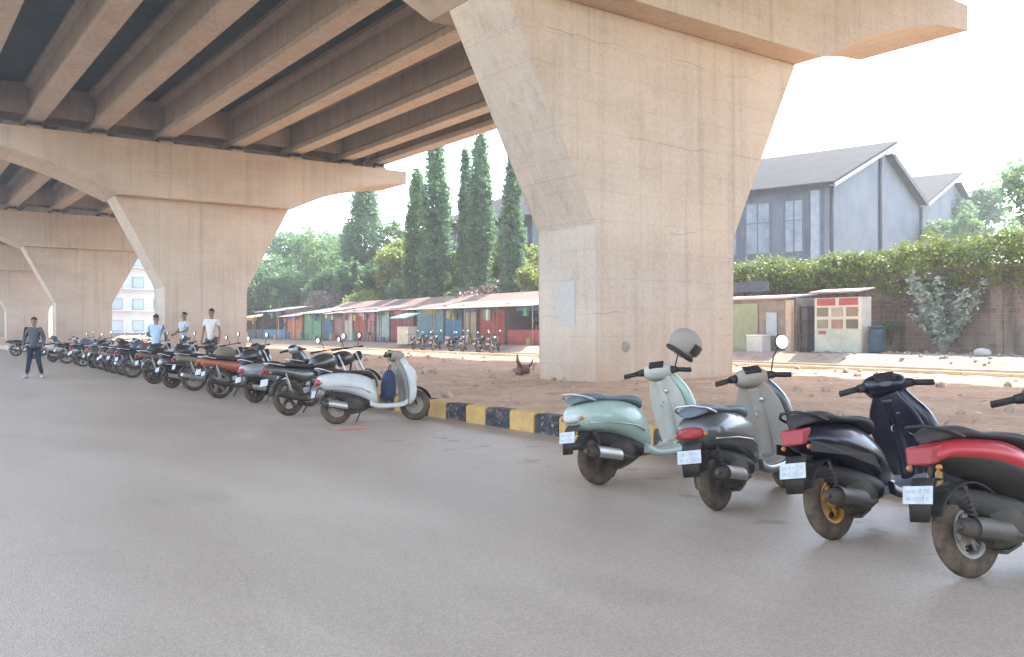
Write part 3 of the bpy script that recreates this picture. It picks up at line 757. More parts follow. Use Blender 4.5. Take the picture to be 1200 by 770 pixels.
scooter('teal green scooter with a helmet on its handlebar, nearest the striped kerb', GS, (5.29, 5.95, 0), R(2), R(-9), P_teal, P_beig, M_seatb, M_blkp, 'disc', .225, steer=.6, tail=P_whit, cover=P_beig, muf=M_chr, mirr=-1)
scooter('dark grey scooter with dusty beige front, between the teal and the navy scooters', GS, (5.29, 4.57, 0), R(14), R(-10), P_grey, P_gcov, M_seatb, M_blkp, 'disc', .225, steer=.7, cover=P_gcov, muf=M_alu, mirr=-1)
scooter('glossy navy blue scooter with gold rear wheel and red tail light', GS, (5.18, 3.48, 0), R(1), R(-11), P_navy, P_navy, M_seat, P_gold, 'alloy', .25, style='sport', steer=.6, floorc=P_silv, muf=P_muf)
scooter('red and black scooter with white plate at the right edge of the picture', GS, (5.01, 2.49, 0), R(-11), R(-10), P_blk, M_trim, M_seat, M_alu, 'alloy', .25, style='sport', steer=.5, upper=P_rdpt, muf=P_muf)
scooter('pearl white scooter with dark seat at the left end of the striped kerb', GS, (5.52, 12.01, 0), R(-8), R(-8), P_whit, P_gcov, M_seat, P_gcov, 'disc', .235, steer=-.55, ffc=M_trim, cover=P_gcov, muf=M_chr)
# the row towards the left; x, y, heading, lean, spec
GR = 'row of motorbikes parked along the median kerb'
def put(kind, label, x, y, h, **k):
    f = scooter if kind == 's' else motorcycle
    return f(label, GR, (x, y, 0), R(h), R(-7), low=True, **k)
def sc(col, inner=None, seatm=None, style='classic', **k): return dict(col=col, inner=inner or M_trim, seatm=seatm or M_seat, rim=M_blkp, rimk='alloy', style=style, **k)
put('m', 'black and grey motorcycle with red shock springs, behind the tail of the white scooter', 5.45, 13.65, 14, tank=P_blk, side=P_grey, rim=M_blkp)
put('s', 'silver grey scooter with white side stripe, left of the black and grey motorcycle', 5.87, 16.40, 10, **sc(P_silv, muf=M_chr))
put('m', 'motorcycle with orange red tail and tan dusty tyre', 5.65, 17.83, 12, tank=P_blk, side=P_orng, rim=M_alu)
put('m', 'khaki motorcycle with chrome exhaust, left of the orange red one', 5.88, 20.39, 4, tank=P_must, side=P_must, rim=M_alu, rimk='wire')
put('s', 'black scooter with bright silver tail trim, in front of the man in pale blue', 5.71, 21.58, 8, **sc(P_blk, tail=P_whit, muf=M_chr))
put('m', 'dark motorcycle with maroon tail beside the jeans of the man in pale blue', 5.80, 23.51, 8, tank=P_blk, side=P_brn, rim=M_blkp)
put('s', 'small white scooter half hidden behind the man in pale blue', 6.25, 25.2, 10, **sc(P_whit))
put('m', 'maroon and brown motorcycle with dusty rear wheel, left of the man in pale blue', 6.10, 28.39, 14, tank=P_brn, side=P_brn, rim=M_alu, rimk='wire')
put('m', 'blue motorcycle with a raised grip just left of the maroon one', 6.15, 29.7, 8, tank=P_blue, side=P_blk, rim=M_alu)
put('s', 'pale silver scooter, seventh from the walking man', 6.2, 30.92, 10, **sc(P_silv))
put('m', 'small black motorcycle, sixth from the walking man', 6.34, 32.6, 10, tank=P_blk, side=P_grey, rim=M_alu)
put('s', 'dusty khaki scooter, fifth from the walking man', 6.34, 34.1, 8, **sc(P_must))
put('m', 'black motorcycle with large pale rear wheel, fourth from the walking man', 6.27, 35.66, 16, tank=P_blk, side=P_blk, rim=M_chr)
put('s', 'white scooter, third from the walking man', 6.4, 37.4, 10, **sc(P_whit))
put('m', 'dark blue motorcycle, second from the walking man', 6.3, 39.3, 10, tank=P_blue, side=P_blk, rim=M_alu)
put('s', 'white scooter right beside the walking man, end of the near row', 6.1, 41.4, 10, **sc(P_whit))
put('s', 'dark slate scooter parked beyond the walking man', 6.0, 46.5, 6, **sc(P_grey))
put('m', 'dark blue motorcycle farthest along the kerb, left of the walking man', 5.9, 51.5, 8, tank=P_blue, side=P_blk, rim=M_blkp)
put('s', 'dark grey scooter squeezed in deeper between the orange red and khaki bikes', 6.05, 19.15, 6, **sc(P_grey))
put('m', 'black motorcycle between the small white scooter and the maroon motorcycle', 6.0, 26.8, 12, tank=P_blk, side=P_blk, rim=M_alu)
put('m', 'black motorcycle with chrome rims squeezed behind the silver grey scooter', 6.4, 15.1, 8, tank=P_blk, side=P_grey, rim=M_chr)
# helmet hanging on the teal scooter
hm = empty('helmet', (6.40, 5.95, 1.26), R(-10), 'grey beige full-face helmet with black visor on the teal scooter handlebar', 'helmet'); hm.rotation_euler = (R(8), R(32), R(-25)); hm.scale = (1.15,) * 3
m = MB(); m.ball((0, 0, 0), (.145, .12, .125), 20, 14); m.build('shell', P_gcov, hm)
m = MB(); m.loft([[Vector((.150 * math.cos(a) * s2, .125 * math.sin(a) * s2, z)) for a in [R(-78 + 12 * i) for i in range(14)]] for z, s2 in ((-.055, .93), (-.01, 1.0), (.035, .97))], cap=False, closed=False)
m.build('visor', P_blk, hm)
m = MB(); m.tube([(.12 * math.cos(R(a)), .10 * math.sin(R(a)), -.095) for a in range(0, 361, 30)], .018, 8); m.build('rim_padding', M_trim, hm)
bg_ = empty('bag', (6.30, 11.88, .34), R(-8), 'dark navy bag hanging behind the leg shield of the white scooter', 'bag')
m = MB(); zloft(m, [(.0, 0, .05, .10), (.05, 0, .09, .15), (.22, 0, .10, .16), (.38, .01, .07, .12), (.44, .01, .03, .06)], 14, 2.6); m.build('sack', mat_plain('navy_cloth', (.02, .03, .07), (.012, .016, .035), 6), bg_)
m = MB(); m.tube([(.01, -.06, .42), (.03, -.03, .52), (.03, .03, .52), (.01, .06, .42)], .008, 6); m.build('strap', M_trim, bg_)
# ------------------------------------------------------------ far side: shops, wall, factory
SX = 31.0; SG = .46
def shed(label, ya, yb, col, h=2.5, roof=None, kind='shutter', depth=2.4, ext=.9, gx=SX, pieces=None, trim=None):
    """small roadside stall: side walls, back wall, front panel(s), sloping sheet roof on posts"""
    yc = (ya + yb) / 2; w = yb - ya
    o = empty('roadside_shop', (gx, yc, SG), 0, label, 'shop', 'sheds along the far roadside')
    roof = roof or M_roof_pink
    m = MB()
    m.box((depth - .04, 0, h / 2), (.08, w - .06, h)); m.box((depth / 2, -w / 2 + .05, h / 2), (depth, .06, h)); m.box((depth / 2, w / 2 - .05, h / 2), (depth, .06, h))
    m.build('walls', mat_plain('shed_inner_wall', (.20, .17, .15), (.11, .09, .08), 2), o)
    if kind == 'shutter':
        m = MB(); n = int(h / .09)
        for i in range(n): m.lathe([(0.0, -w / 2 + .12), (.02, -w / 2 + .12), (.02, w / 2 - .12), (0, w / 2 - .12)], 'y', (.06, 0, .08 + i * (h - .25) / n), 6)
        m.box((.07, 0, h / 2 - .08), (.012, w - .22, h - .2)); m.build('shutter', col, o)
    elif kind == 'door':
        for s in (-1, 1):
            m = MB(); m.box((.05, s * w / 4, h / 2 - .05), (.05, w / 2 - .08, h - .15), bev=.008)
            m.box((.015, s * w / 4, h / 2 + .3), (.02, w / 2 - .3, .75), bev=.004); m.box((.015, s * w / 4, h / 2 - .65), (.02, w / 2 - .3, .8), bev=.004)
            m.build('door', col, o)
    elif kind == 'open':
        m = MB(); m.box((.25, 0, .45), (.5, w - .2, .9), bev=.01); m.build('counter', col, o)
        for i in range(3):
            m = MB(); m.box((depth - .3, 0, .9 + .5 * i), (.35, w - .3, .04)); m.build('shelf', M_wood, o)
            for j in range(int(w / .32)):
                m = MB(); hh = random.uniform(.14, .3); m.box((depth - .3, -w / 2 + .3 + j * .31, .93 + .5 * i + hh / 2), (.2, random.uniform(.12, .24), hh), bev=.01)
                m.build('goods', random.choice(GOODS), o)
    z1 = h + .05; z0 = h - .25
    rs_ = random.Random(int(ya * 10))
    for j in range(rs_.randint(2, 4)):      # stock hung or stood out front
        yy = rs_.uniform(-w / 2 + .3, w / 2 - .3); hz_ = rs_.uniform(.3, .7); up_ = rs_.random() < .5
        m = MB(); m.box((-.15 - rs_.uniform(0, .4), yy, (z0 - .1 - hz_ / 2) if up_ else hz_ / 2), (.18, rs_.uniform(.2, .5), hz_), bev=.03)
        m.build('hanging_goods' if up_ else 'floor_goods', rs_.choice(GOODS), o)
    m = MB(); m.box((-.02, rs_.uniform(-.1, .1) * w, h - .32), (.05, w * rs_.uniform(.45, .8), .34), bev=.01); m.build('signboard', rs_.choice(GOODS), o)
    m = MB(); m.prism([(-ext, -w / 2 - .05, z0), (depth + .15, -w / 2 - .05, z1 + .25), (depth + .15, -w / 2 - .05, z1 + .29), (-ext, -w / 2 - .05, z0 + .04)], (0, w + .1, 0)); m.build('roof_sheet', roof, o)
    for s in (-1, 1):
        m = MB(); m.tube([(-ext + .1, s * (w / 2 - .1), 0), (-ext + .1, s * (w / 2 - .1), z0 + .02)], .035, 8); m.build('post', trim or M_wood, o)
    return o
M_wood = mat_plain('grey_timber', (.30, .24, .19), (.18, .14, .11), 5)
M_roof_pink = mat_plain('pink_white_roof_sheet', (.42, .30, .27), (.27, .17, .15), .8, .6, stripe=('Y', 4, .4))
M_roof_grey = mat_plain('grey_roof_sheet', (.30, .28, .28), (.2, .18, .17), 1, .6, stripe=('Y', 4, .4))
M_roof_brown = mat_plain('old_brown_tile', (.26, .16, .12), (.16, .10, .08), 2, .9, stripe=('Y', 3, .6))
GOODS = [mat_plain('goods_' + n, c) for n, c in (('white', (.6, .6, .58)), ('pink', (.55, .2, .28)), ('blue', (.1, .2, .4)), ('green', (.12, .3, .16)), ('yellow', (.55, .42, .1)))]
B = lambda n, a, b=None: mat_plain(n, a, b, 2.2, .65)
sh_blue = B('shop_blue', (.06, .22, .42)); sh_lblue = B('shop_light_blue', (.22, .42, .52)); sh_red = B('shop_red', (.45, .09, .08))
sh_mar = B('shop_maroon', (.26, .07, .08)); sh_pink = B('shop_pink', (.46, .24, .24)); sh_grn = B('shop_green', (.16, .42, .28)); sh_cyan = B('shop_pale_cyan', (.42, .52, .54), (.3, .42, .45))
sh_wht = B('shop_white', (.58, .56, .54)); sh_org = B('shop_orange', (.55, .22, .12)); sh_tan = B('shop_tan', (.42, .35, .25)); sh_dk = B('shop_dark', (.06, .07, .09))
shed('dark open shed full of goods with red pillar, right beside the nearest pier', 39.6, 43.3, sh_red, kind='open')
shed('red shuttered shed second from the nearest pier', 43.5, 46.4, sh_red)
shed('shed with tan doors between the red and the blue sheds', 46.6, 48.2, sh_tan, kind='door')
shed('bright blue shed with double door', 48.3, 50.5, sh_blue, kind='door')
shed('light blue shuttered shed behind the cream cabinet', 50.6, 54.4, sh_lblue)
shed('maroon shed with a white board beside the doors', 54.6, 58.2, sh_mar, kind='door', roof=M_roof_brown)
shed('mottled pale cyan shed', 58.3, 60.6, sh_cyan, h=2.45)
shed('pale pink shed between the cyan and the red ones', 60.7, 62.0, sh_pink, kind='door', h=2.45)
shed('small red shed with pale roof', 62.1, 64.4, sh_red, h=2.45, kind='door')
shed('narrow white shed left of the small red one', 64.5, 66.3, sh_wht, kind='door', h=2.45)
shed('maroon pink shed left of the narrow white one', 66.4, 68.3, sh_pink, h=2.4)
shed('blue shuttered shed beside the green one', 68.4, 70.5, sh_blue, h=2.5, roof=M_roof_grey)
shed('green shed with white stand in front', 70.6, 74.5, sh_grn, h=2.5, roof=M_roof_grey)
shed('orange red shed with white door posts', 74.7, 78.5, sh_org, h=2.3, trim=sh_wht)
shed('blue shed under a raised grey roof', 78.7, 84.6, sh_blue, h=2.8, kind='open', roof=M_roof_grey)
shed('dark shed at the far left end, beside the second pier', 84.8, 90, sh_dk, h=2.3, kind='open')
# old brown tiled roof line behind the sheds
o = empty('tiled_shed', (35.4, 54, SG), 0, 'long low shed with brown tiled roof behind the coloured sheds', 'shed')
m = MB(); m.box((0, 0, 1.3), (2.6, 42, 2.6)); m.build('walls', mat_plain('mud_wall', (.30, .22, .17)), o)
m = MB(); m.prism([(-1.7, -21.3, 2.75), (.2, -21.3, 3.45), (1.7, -21.3, 2.75), (1.7, -21.3, 2.68), (.2, -21.3, 3.36), (-1.7, -21.3, 2.68)], (0, 42.6, 0)); m.build('roof', M_roof_brown, o)
# cream cabinet with green canopy
o = empty('vending_cabinet', (29.3, 52.6, .35), 0, 'cream street cabinet under a green canopy before the light blue shed', 'cabinet')
m = MB(); m.box((0, 0, .62), (.7, 1.5, 1.2), bev=.02); m.build('cabinet_body', B('cream_panel', (.60, .55, .44)), o)
m = MB(); m.prism([(-.75, -1.1, 1.75), (.5, -1.1, 2.1), (.5, -1.1, 2.15), (-.75, -1.1, 1.82)], (0, 2.2, 0)); m.build('canopy', sh_grn, o)
for s in (-1, 1):
    m = MB(); m.tube([(-.3, s * .7, 1.2), (-.3, s * .7, 1.9)], .025, 6); m.build('post', M_wood, o)
# right of the pier: shuttered shop
o = empty('shuttered_shop', (SX, 24.7, SG - .25), 0, 'shuttered shop with khaki green shutter and blue signboard right of the nearest pier', 'shop')
m = MB(); m.box((1.2, 0, 1.25), (2.2, 3.9, 2.5)); m.build('walls', mat_plain('shop_plaster', (.34, .27, .22), (.22, .17, .14), 2), o)
m = MB(); m.box((.06, 1.05 - .1, 1.2), (.04, 1.95, 2.2))
for i in range(24): m.box((.035, .95, .15 + i * .09), (.02, 1.9, .045), bev=.008)
m.build('shutter', mat_plain('khaki_shutter', (.36, .38, .25), (.28, .30, .19), 1.5, .6), o)
m = MB(); m.prism([(-.45, -1.95, 2.46), (1.6, -1.95, 2.66), (1.6, -1.95, 2.71), (-.45, -1.95, 2.54)], (0, 4.2, 0)); m.build('awning', mat_plain('pale_awning', (.62, .52, .52), (.5, .4, .4), 1), o)
m = MB(); m.box((.3, .9, 3.05), (.06, 2.6, .42), bev=.01); m.build('signboard', mat_plain('blue_signboard', (.07, .08, .14), (.11, .11, .15), 3), o)
m = MB(); m.box((-.12, -1.80, 1.2), (.24, .26, 2.4), bev=.015); m.build('pillar', mat_plain('peach_pillar', (.60, .44, .33)), o)
m = MB(); m.tube([(-.35, 1.95, 0), (-.35, 1.95, 2.45)], .06, 8); m.build('post', sh_dk, o)
m = MB(); m.box((.05, -.75, 1.4), (.03, .55, 1.0)); m.build('poster', B('shop_poster', (.32, .42, .52), (.5, .5, .52)), o)
o = empty('ice_freezer', (SX - .75, 24.0, SG - .25), 0, 'white chest freezer under the awning of the shuttered shop', 'freezer')
m = MB(); m.box((0, 0, .45), (.6, .8, .86), bev=.03); m.build('freezer_body', sh_wht, o); m = MB(); m.box((0, 0, .92), (.62, .82, .07), bev=.02); m.build('lid', B('lid_white', (.75, .75, .73)), o)
o = empty('shelf_rack', (SX + .2, 22.15, SG), 0, 'dark open rack between the shuttered shop and the kiosk', 'rack')
m = MB(); m.box((.4, 0, .95), (.04, .8, 1.9)); m.build('back_panel', sh_dk, o)
for i in range(4):
    m = MB(); m.box((.12, 0, .1 + i * .58), (.5, .8, .04)); m.build('shelf', M_blkp, o)
for a in (-.38, .38):
    m = MB(); m.box((-.1, a, .95), (.05, .05, 1.9)); m.build('post', M_blkp, o)
# kiosk
o = empty('kiosk', (SX, 20.75, SG), 0, 'cream kiosk with red header and rows of small posters beside the stone wall', 'kiosk')
KW = 2.1
m = MB(); m.box((.35, 0, 1.1), (.7, KW, 2.2), bev=.02); m.build('kiosk_body', B('kiosk_cream', (.66, .60, .52), (.56, .50, .42)), o)
m = MB(); m.box((-.015, 0, .48), (.03, KW - .06, .92), bev=.008); m.build('base_panel', B('kiosk_pale_green', (.52, .56, .48)), o)
for s in (-1, 1):
    m = MB(); m.box((-.02, s * .5, 2.02), (.03, .82, .28), bev=.006); m.build('header_sign', sh_red, o)
m = MB(); m.prism([(-.3, -KW / 2 - .12, 2.36), (.75, -KW / 2 - .12, 2.52), (.75, -KW / 2 - .12, 2.57), (-.3, -KW / 2 - .12, 2.43)], (0, KW + .18, 0)); m.build('roof_sheet', M_roof_pink, o)
pc = [(.30, .20, .16), (.42, .36, .30), (.24, .20, .14), (.16, .12, .10), (.38, .22, .16), (.30, .28, .20), (.22, .26, .28), (.45, .28, .2)]
for r_ in range(2):
    for c_ in range(3):
        m = MB(); m.box((-.02, -.66 + c_ * .66, 1.62 - r_ * .48), (.03, .50, .36), bev=.004); m.build('poster', B('kiosk_poster_%d' % ((r_ * 3 + c_) % 8), pc[(r_ * 3 + c_) % 8]), o)
m = MB(); m.box((-.035, .66, .80), (.02, .34, .14)); m.build('poster', sh_red, o)
o = empty('water_drum', (SX + .25, 19.2, SG), 0, 'dark blue plastic drum standing right of the kiosk', 'drum')
m = MB(); m.lathe([(0, 0), (.27, 0), (.30, .08), (.31, .3), (.29, .34), (.31, .38), (.31, .62), (.29, .66), (.31, .70), (.30, .92), (.24, 1.0), (0, 1.0)], 'z', n=24); m.build('barrel', B('drum_blue', (.025, .065, .10)), o)
m = MB(); m.lathe([(0, .0), (.33, 0), (.34, .05), (0, .07)], 'z', (0, 0, 1.0), 24); m.build('lid', B('drum_lid', (.03, .08, .12)), o)
# stone wall
t = NT('laterite_wall'); v = t.world()
bk = t.n('ShaderNodeTexBrick'); bk.inputs['Scale'].default_value = 1; bk.inputs['Brick Width'].default_value = .42; bk.inputs['Row Height'].default_value = .22
bk.inputs['Mortar Size'].default_value = .018; bk.inputs['Mortar Smooth'].default_value = .6
mp = t.n('ShaderNodeMapping'); mp.inputs['Rotation'].default_value = (0, R(90), R(90)); t.l(v, mp.inputs[0])
sp = t.n('ShaderNodeSeparateXYZ'); t.l(v, sp.inputs[0]); cb = t.n('ShaderNodeCombineXYZ'); t.l(sp.outputs['Y'], cb.inputs[0]); t.l(sp.outputs['Z'], cb.inputs[1])
t.l(cb.outputs[0], bk.inputs['Vector']); bk.inputs['Color1'].default_value = (.27, .185, .145, 1); bk.inputs['Color2'].default_value = (.17, .125, .105, 1); bk.inputs['Mortar'].default_value = (.32, .26, .22, 1)
nz = t.noise(v, 1.1, 7, .7); c = t.mix(t.ramp(nz, [(.4, G3(0)), (.65, G3(.7))]), bk.outputs['Color'], (.24, .20, .17))
c = t.mix(t.ramp(t.noise(t.world((1.5, 1.5, .25)), 1.3, 5), [(.52, G3(0)), (.66, G3(.7))]), c, (.075, .07, .06)); t.base(c); t.set(Roughness=.95); t.bump(bk.outputs['Fac'], .4, .02)
m = MB(); m.box((34.2, 10.5, 2.0), (.4, 41, 3.4)); m.box((34.2, 10.5, 3.76), (.5, 41, .12))
for y0 in range(-8, 31, 6): m.box((33.97, y0, 2.0), (.1, .45, 3.4))
tag(m.build('stone_wall', t.m), 'tall brown laterite stone wall behind the kiosk, overgrown along its top', 'wall')
# factory
fc = Vector((52, 35.4, 0)); fa = R(-13.4); fL = Vector((math.sin(fa), math.cos(fa), 0)); fG = Vector((math.cos(fa), -math.sin(fa), 0)); UP = Vector((0, 0, 1))
def fpt(g_, l_, z): return fc + fG * g_ + fL * l_ + UP * z
M_fwall = mat_plain('grey_asbestos_cladding', (.17, .19, .205), (.115, .13, .145), .5, .8, stripe=('X', 2.2, .5))
M_fside = mat_plain('weathered_blue_grey_cladding', (.14, .165, .19), (.075, .09, .11), .45, .8, stripe=('Y', 2.2, .5))
M_froof = mat_plain('old_tile_roof', (.040, .035, .035), (.022, .020, .021), .7, .85, stripe=('Y', 2.6, .7))
M_fwin = mat_plain('dull_window_glass', (.22, .26, .30), (.13, .16, .19), .8, .25)
M_fdark = mat_plain('dark_fascia', (.03, .03, .033))
for m_ in (M_froof, M_fwall, M_fside): m_.node_tree.nodes['Principled BSDF'].inputs['Specular IOR Level'].default_value = .1
LEN = 37.5
o = empty('factory_hall', (0, 0, 0), 0, 'grey factory hall with two steep tiled roofs beyond the overgrown wall', 'factory'); o.location = fc
def fb(name, build, mat):
    m = MB(); build(m); ob = m.build(name, mat, o); ob.location = -fc; return ob
def P2(g_, z): return fpt(g_, 0, z)
outline = [(0, 0), (0, 11.25), (11.5, 15.45), (11.5, 14.6), (20.2, 11.9), (30.9, 15.75), (31.2, 15.0), (39.5, 11.9), (39.5, 0)]
fb('end_wall', lambda m: m.prism([P2(a, b) for a, b in outline], fL * .3), M_fwall)
fb('side_wall', lambda m: m.prism([fpt(.02, .3, 0), fpt(.3, .3, 0), fpt(.3, .3, 11.2), fpt(.02, .3, 11.2)], fL * (LEN - .3)), M_fside)
def slope(g0, z0, g1, z1):
    return lambda m: m.prism([fpt(g0, -.6, z0), fpt(g1, -.6, z1), fpt(g1, -.6, z1 + .22), fpt(g0, -.6, z0 + .22)], fL * (LEN + 1))
fb('roof', slope(-.8, 10.98, 12.4, 15.78), M_froof); fb('roof', slope(11.4, 14.65, 20.2, 11.86), M_froof); fb('roof', slope(20.3, 11.86, 31.6, 16.0), M_froof); fb('roof', slope(31.1, 14.95, 40, 11.7), M_froof)
fb('clerestory', lambda m: m.prism([fpt(11.5, 0, 14.7), fpt(11.62, 0, 14.7), fpt(11.62, 0, 15.4), fpt(11.5, 0, 15.4)], fL * LEN), M_fwin)
fb('bargeboard', lambda m: m.prism([fpt(-.85, -.66, 10.8), fpt(12.45, -.66, 15.62), fpt(12.45, -.66, 15.85), fpt(-.85, -.66, 11.05)], fL * -.06), B('pale_bargeboard', (.22, .22, .225)))
fb('bargeboard', lambda m: m.prism([fpt(20.3, -.66, 11.72), fpt(31.6, -.66, 15.86), fpt(31.6, -.66, 16.1), fpt(20.3, -.66, 12.0)], fL * -.06), B('pale_bargeboard', (.22, .22, .225)))
fb('bargeboard', lambda m: m.prism([fpt(11.5, -.66, 14.4), fpt(20.2, -.66, 11.7), fpt(20.2, -.66, 12.1), fpt(11.5, -.66, 14.85)], fL * -.06), M_fdark)
for gg in (.12, 9.9, 20.2, 39.3):
    fb('drainpipe', lambda m: m.tube([fpt(gg, -.12, 0), fpt(gg, -.12, (11, 14.3, 11.7, 11.7)[(.12, 9.9, 20.2, 39.3).index(gg)])], .14, 8), M_fdark)
ll = .9
k = 0
while ll < LEN - 3:
    if k % 3 == 0:      # dark recessed bay column then two glazed bays
        fb('pilaster', lambda m: m.box(fpt(-.12, ll, 5.4) , (.35, .55, 10.8), Matrix.Rotation(-fa, 3, 'Z')), B('pilaster_pale', (.26, .30, .33)))
        ll += .8
    w_ = 2.0 if k % 2 else 1.5
    wf = fb('window_bay', lambda m: m.prism([fpt(-.04, ll, 6.6), fpt(-.04, ll + w_, 6.6), fpt(-.04, ll + w_, 10.4), fpt(-.04, ll, 10.4)], fG * .05), B('window_frame_dull', (.09, .10, .11)))
    m = MB(); m.prism([fpt(-.07, ll + .16, 6.75), fpt(-.07, ll + w_ - .16, 6.75), fpt(-.07, ll + w_ - .16, 10.25), fpt(-.07, ll + .16, 10.25)], fG * .02); m.build('pane', M_fwin, wf)
    m = MB(); m.box(fpt(-.08, ll + w_ / 2, 8.5), (.05, .07, 3.5), Matrix.Rotation(-fa, 3, 'Z')); m.box(fpt(-.08, ll + w_ / 2, 8.9), (.05, w_ - .3, .06), Matrix.Rotation(-fa, 3, 'Z')); m.build('glazing_bar', B('window_frame_dull', (.09, .10, .11)), wf)
    ll += w_ + (.5 if k % 2 else .9); k += 1
# apartment block seen between the second and third piers
o = empty('apartment_block', (33, 150, 0), 0, 'distant white apartment block with balconies seen between second and third piers', 'building')
M_aw = mat_plain('white_render', (.62, .64, .66), (.52, .55, .58), .3); M_ag = mat_plain('pale_blue_glazing', (.34, .44, .52), (.42, .52, .6), .4, .3)
m = MB(); m.box((0, 0, 9), (16, 14, 18), bev=.05); m.build('wall', M_aw, o)
m = MB(); m.box((0, 0, 18.3), (16.8, 14.8, .5)); m.build('roof', M_aw, o)
for fl in range(5):
    for c_ in range(5):
        f = MB().box((-6.4 + c_ * 3.1, -7.03, 1.9 + fl * 3.3), (1.7, .1, 1.7)).build('window', B('window_frame_grey', (.30, .33, .36)), o)
        MB().box((-6.4 + c_ * 3.1, -7.10, 1.9 + fl * 3.3), (1.45, .04, 1.45)).build('pane', M_ag, f)
    MB().box((0, -7.6, .9 + fl * 3.3), (15.5, 1.1, .16)).build('balcony', M_aw, o)

# ------------------------------------------------------------ plants
def leaves(name, pts, size, mat, parent=None, rg=None, up=.3, flat=1.):
    """many small rhombic leaves at the given points"""
    pts = np.asarray(pts); n = len(pts); rg = rg or np.random.default_rng(1)
    d = rg.normal(size=(n, 3)); d[:, 2] *= .6; d /= np.linalg.norm(d, axis=1)[:, None]
    e = np.cross(d, rg.normal(size=(n, 3))); e /= np.linalg.norm(e, axis=1)[:, None]
    s = (size * rg.uniform(.6, 1.3, n))[:, None]
    V = np.stack([pts - d * s, pts + e * s * .55, pts + d * s, pts - e * s * .55], 1).reshape(-1, 3)
    me = bpy.data.meshes.new(name); me.vertices.add(4 * n); me.vertices.foreach_set('co', V.ravel())
    me.loops.add(4 * n); me.loops.foreach_set('vertex_index', np.arange(4 * n, dtype=np.int32)); me.polygons.add(n)
    me.polygons.foreach_set('loop_start', np.arange(0, 4 * n, 4, dtype=np.int32)); me.update(calc_edges=True); me.validate()
    me.materials.append(mat); o = bpy.data.objects.new(name, me); COL.objects.link(o)
    if parent: o.parent = parent
    return o
L_dark = mat_leaf('leaf_blue_green', (.08, .165, .085), (.12, .22, .10), (.17, .27, .11), .5)
L_mid = mat_leaf('leaf_mid_green', (.09, .18, .06), (.13, .23, .08), (.19, .28, .09), .45)
L_yel = mat_leaf('leaf_yellow_green', (.16, .21, .04), (.24, .29, .06), (.32, .36, .09), .5)
L_pale = mat_leaf('leaf_dusty_pale', (.16, .21, .17), (.26, .32, .27), (.48, .54, .48), .2)
L_brn = mat_leaf('dry_brush', (.16, .11, .09), (.24, .18, .15), (.30, .24, .20), .1)
M_bark = mat_plain('bark', (.16, .12, .09), (.09, .07, .055), 4, .9, bump=.4)
def column_tree(label, x, y, h, r, mat, seed, group='tall columnar trees behind the sheds', n=9000):
    rg = np.random.default_rng(seed); o = empty('columnar_tree', (x, y, .3), 0, label, 'tree', group)
    nc = 420; zc = rg.uniform(.06, 1, nc) ** .92; a = rg.uniform(0, 6.283, nc)
    prof = np.clip((1 - zc) * 3.2, 0, 1) ** .75 * np.clip(zc * 5 + .3, 0, 1) * (.82 + .25 * np.sin(zc * 23 + seed) * rg.uniform(.3, 1, nc))
    rad = r * prof * np.sqrt(rg.uniform(.25, 1, nc))
    c = np.stack([rad * np.cos(a), rad * np.sin(a), zc * h], 1)
    idx = rg.integers(0, nc, n); p = c[idx] + rg.normal(size=(n, 3)) * np.array([.22, .22, .42]) * (r / 1.2)
    p[:, 2] = np.clip(p[:, 2], .4, h + .5)
    leaves('crown', p, .17, mat, o, rg)
    m = MB(); r *= 1.0; m.tube([(0, 0, -.4), (.05, 0, h * .3), (0, .05, h * .7), (0, 0, h * .95)], .2, 8, rs=[.24, .19, .1, .03]); m.build('trunk', M_bark, o)
    return o
def broad_tree(label, x, y, h, r, mat, seed, group='broad trees beyond the sheds', n=14000, ls=.2):
    rg = np.random.default_rng(seed); o = empty('broadleaf_tree', (x, y, .3), 0, label, 'tree', group)
    nl = 16; lobes = []
    for i in range(nl):
        a = rg.uniform(0, 6.283); q = r * rg.uniform(.15, .78); z = h * rg.uniform(.35, .86)
        lobes.append((q * math.cos(a), q * math.sin(a), z, r * rg.uniform(.26, .46)))
    L = np.array(lobes); idx = rg.integers(0, nl, 700); d = rg.normal(size=(700, 3)); d /= np.linalg.norm(d, axis=1)[:, None]
    cl = L[idx, :3] + d * L[idx, 3:4] * rg.uniform(.55, 1.0, (700, 1)) * np.array([1, 1, .8])
    k = rg.integers(0, 700, n); p = cl[k] + rg.normal(size=(n, 3)) * r * .055
    leaves('crown', p, ls, mat, o, rg)
    m = MB(); m.tube([(0, 0, -.4), (.1, .05, h * .25), (0, .1, h * .5)], .3, 8, rs=[.30, .24, .16])
    for i in range(7):
        q = L[i]; m.tube([(0, .05, h * .3), (q[0] * .5, q[1] * .5, (h * .3 + q[2]) / 2 + .2), (q[0], q[1], q[2])], .1, 6, rs=[.14, .09, .03])
    m.build('trunk', M_bark, o); return o
column_tree('tall slim columnar tree nearest the big pier, its tip against the sky', 38.5, 53.1, 13.6, .85, L_dark, 1, n=12000)
column_tree('tallest pointed columnar tree, right one of the close pair', 38.5, 57.4, 15.9, 1.08, L_dark, 2, n=14000)
column_tree('very thin columnar tree, left one of the close pair', 38.5, 59.5, 15.4, .6, L_dark, 3, n=9000)
column_tree('wide columnar tree in the middle of the group', 38.5, 64.1, 16.6, 1.3, L_dark, 4, n=17000)
column_tree('shorter columnar tree left of the wide one', 38.5, 67.3, 14.6, 1.1, L_mid, 5, n=13000)
column_tree('blunt dark columnar tree next to the tip of the second pier cap', 42, 84.5, 16.5, 2.1, L_dark, 6, n=20000)
column_tree('low dark columnar tree left of the blunt one', 42, 88.6, 12.2, 1.1, L_dark, 7, n=9000)
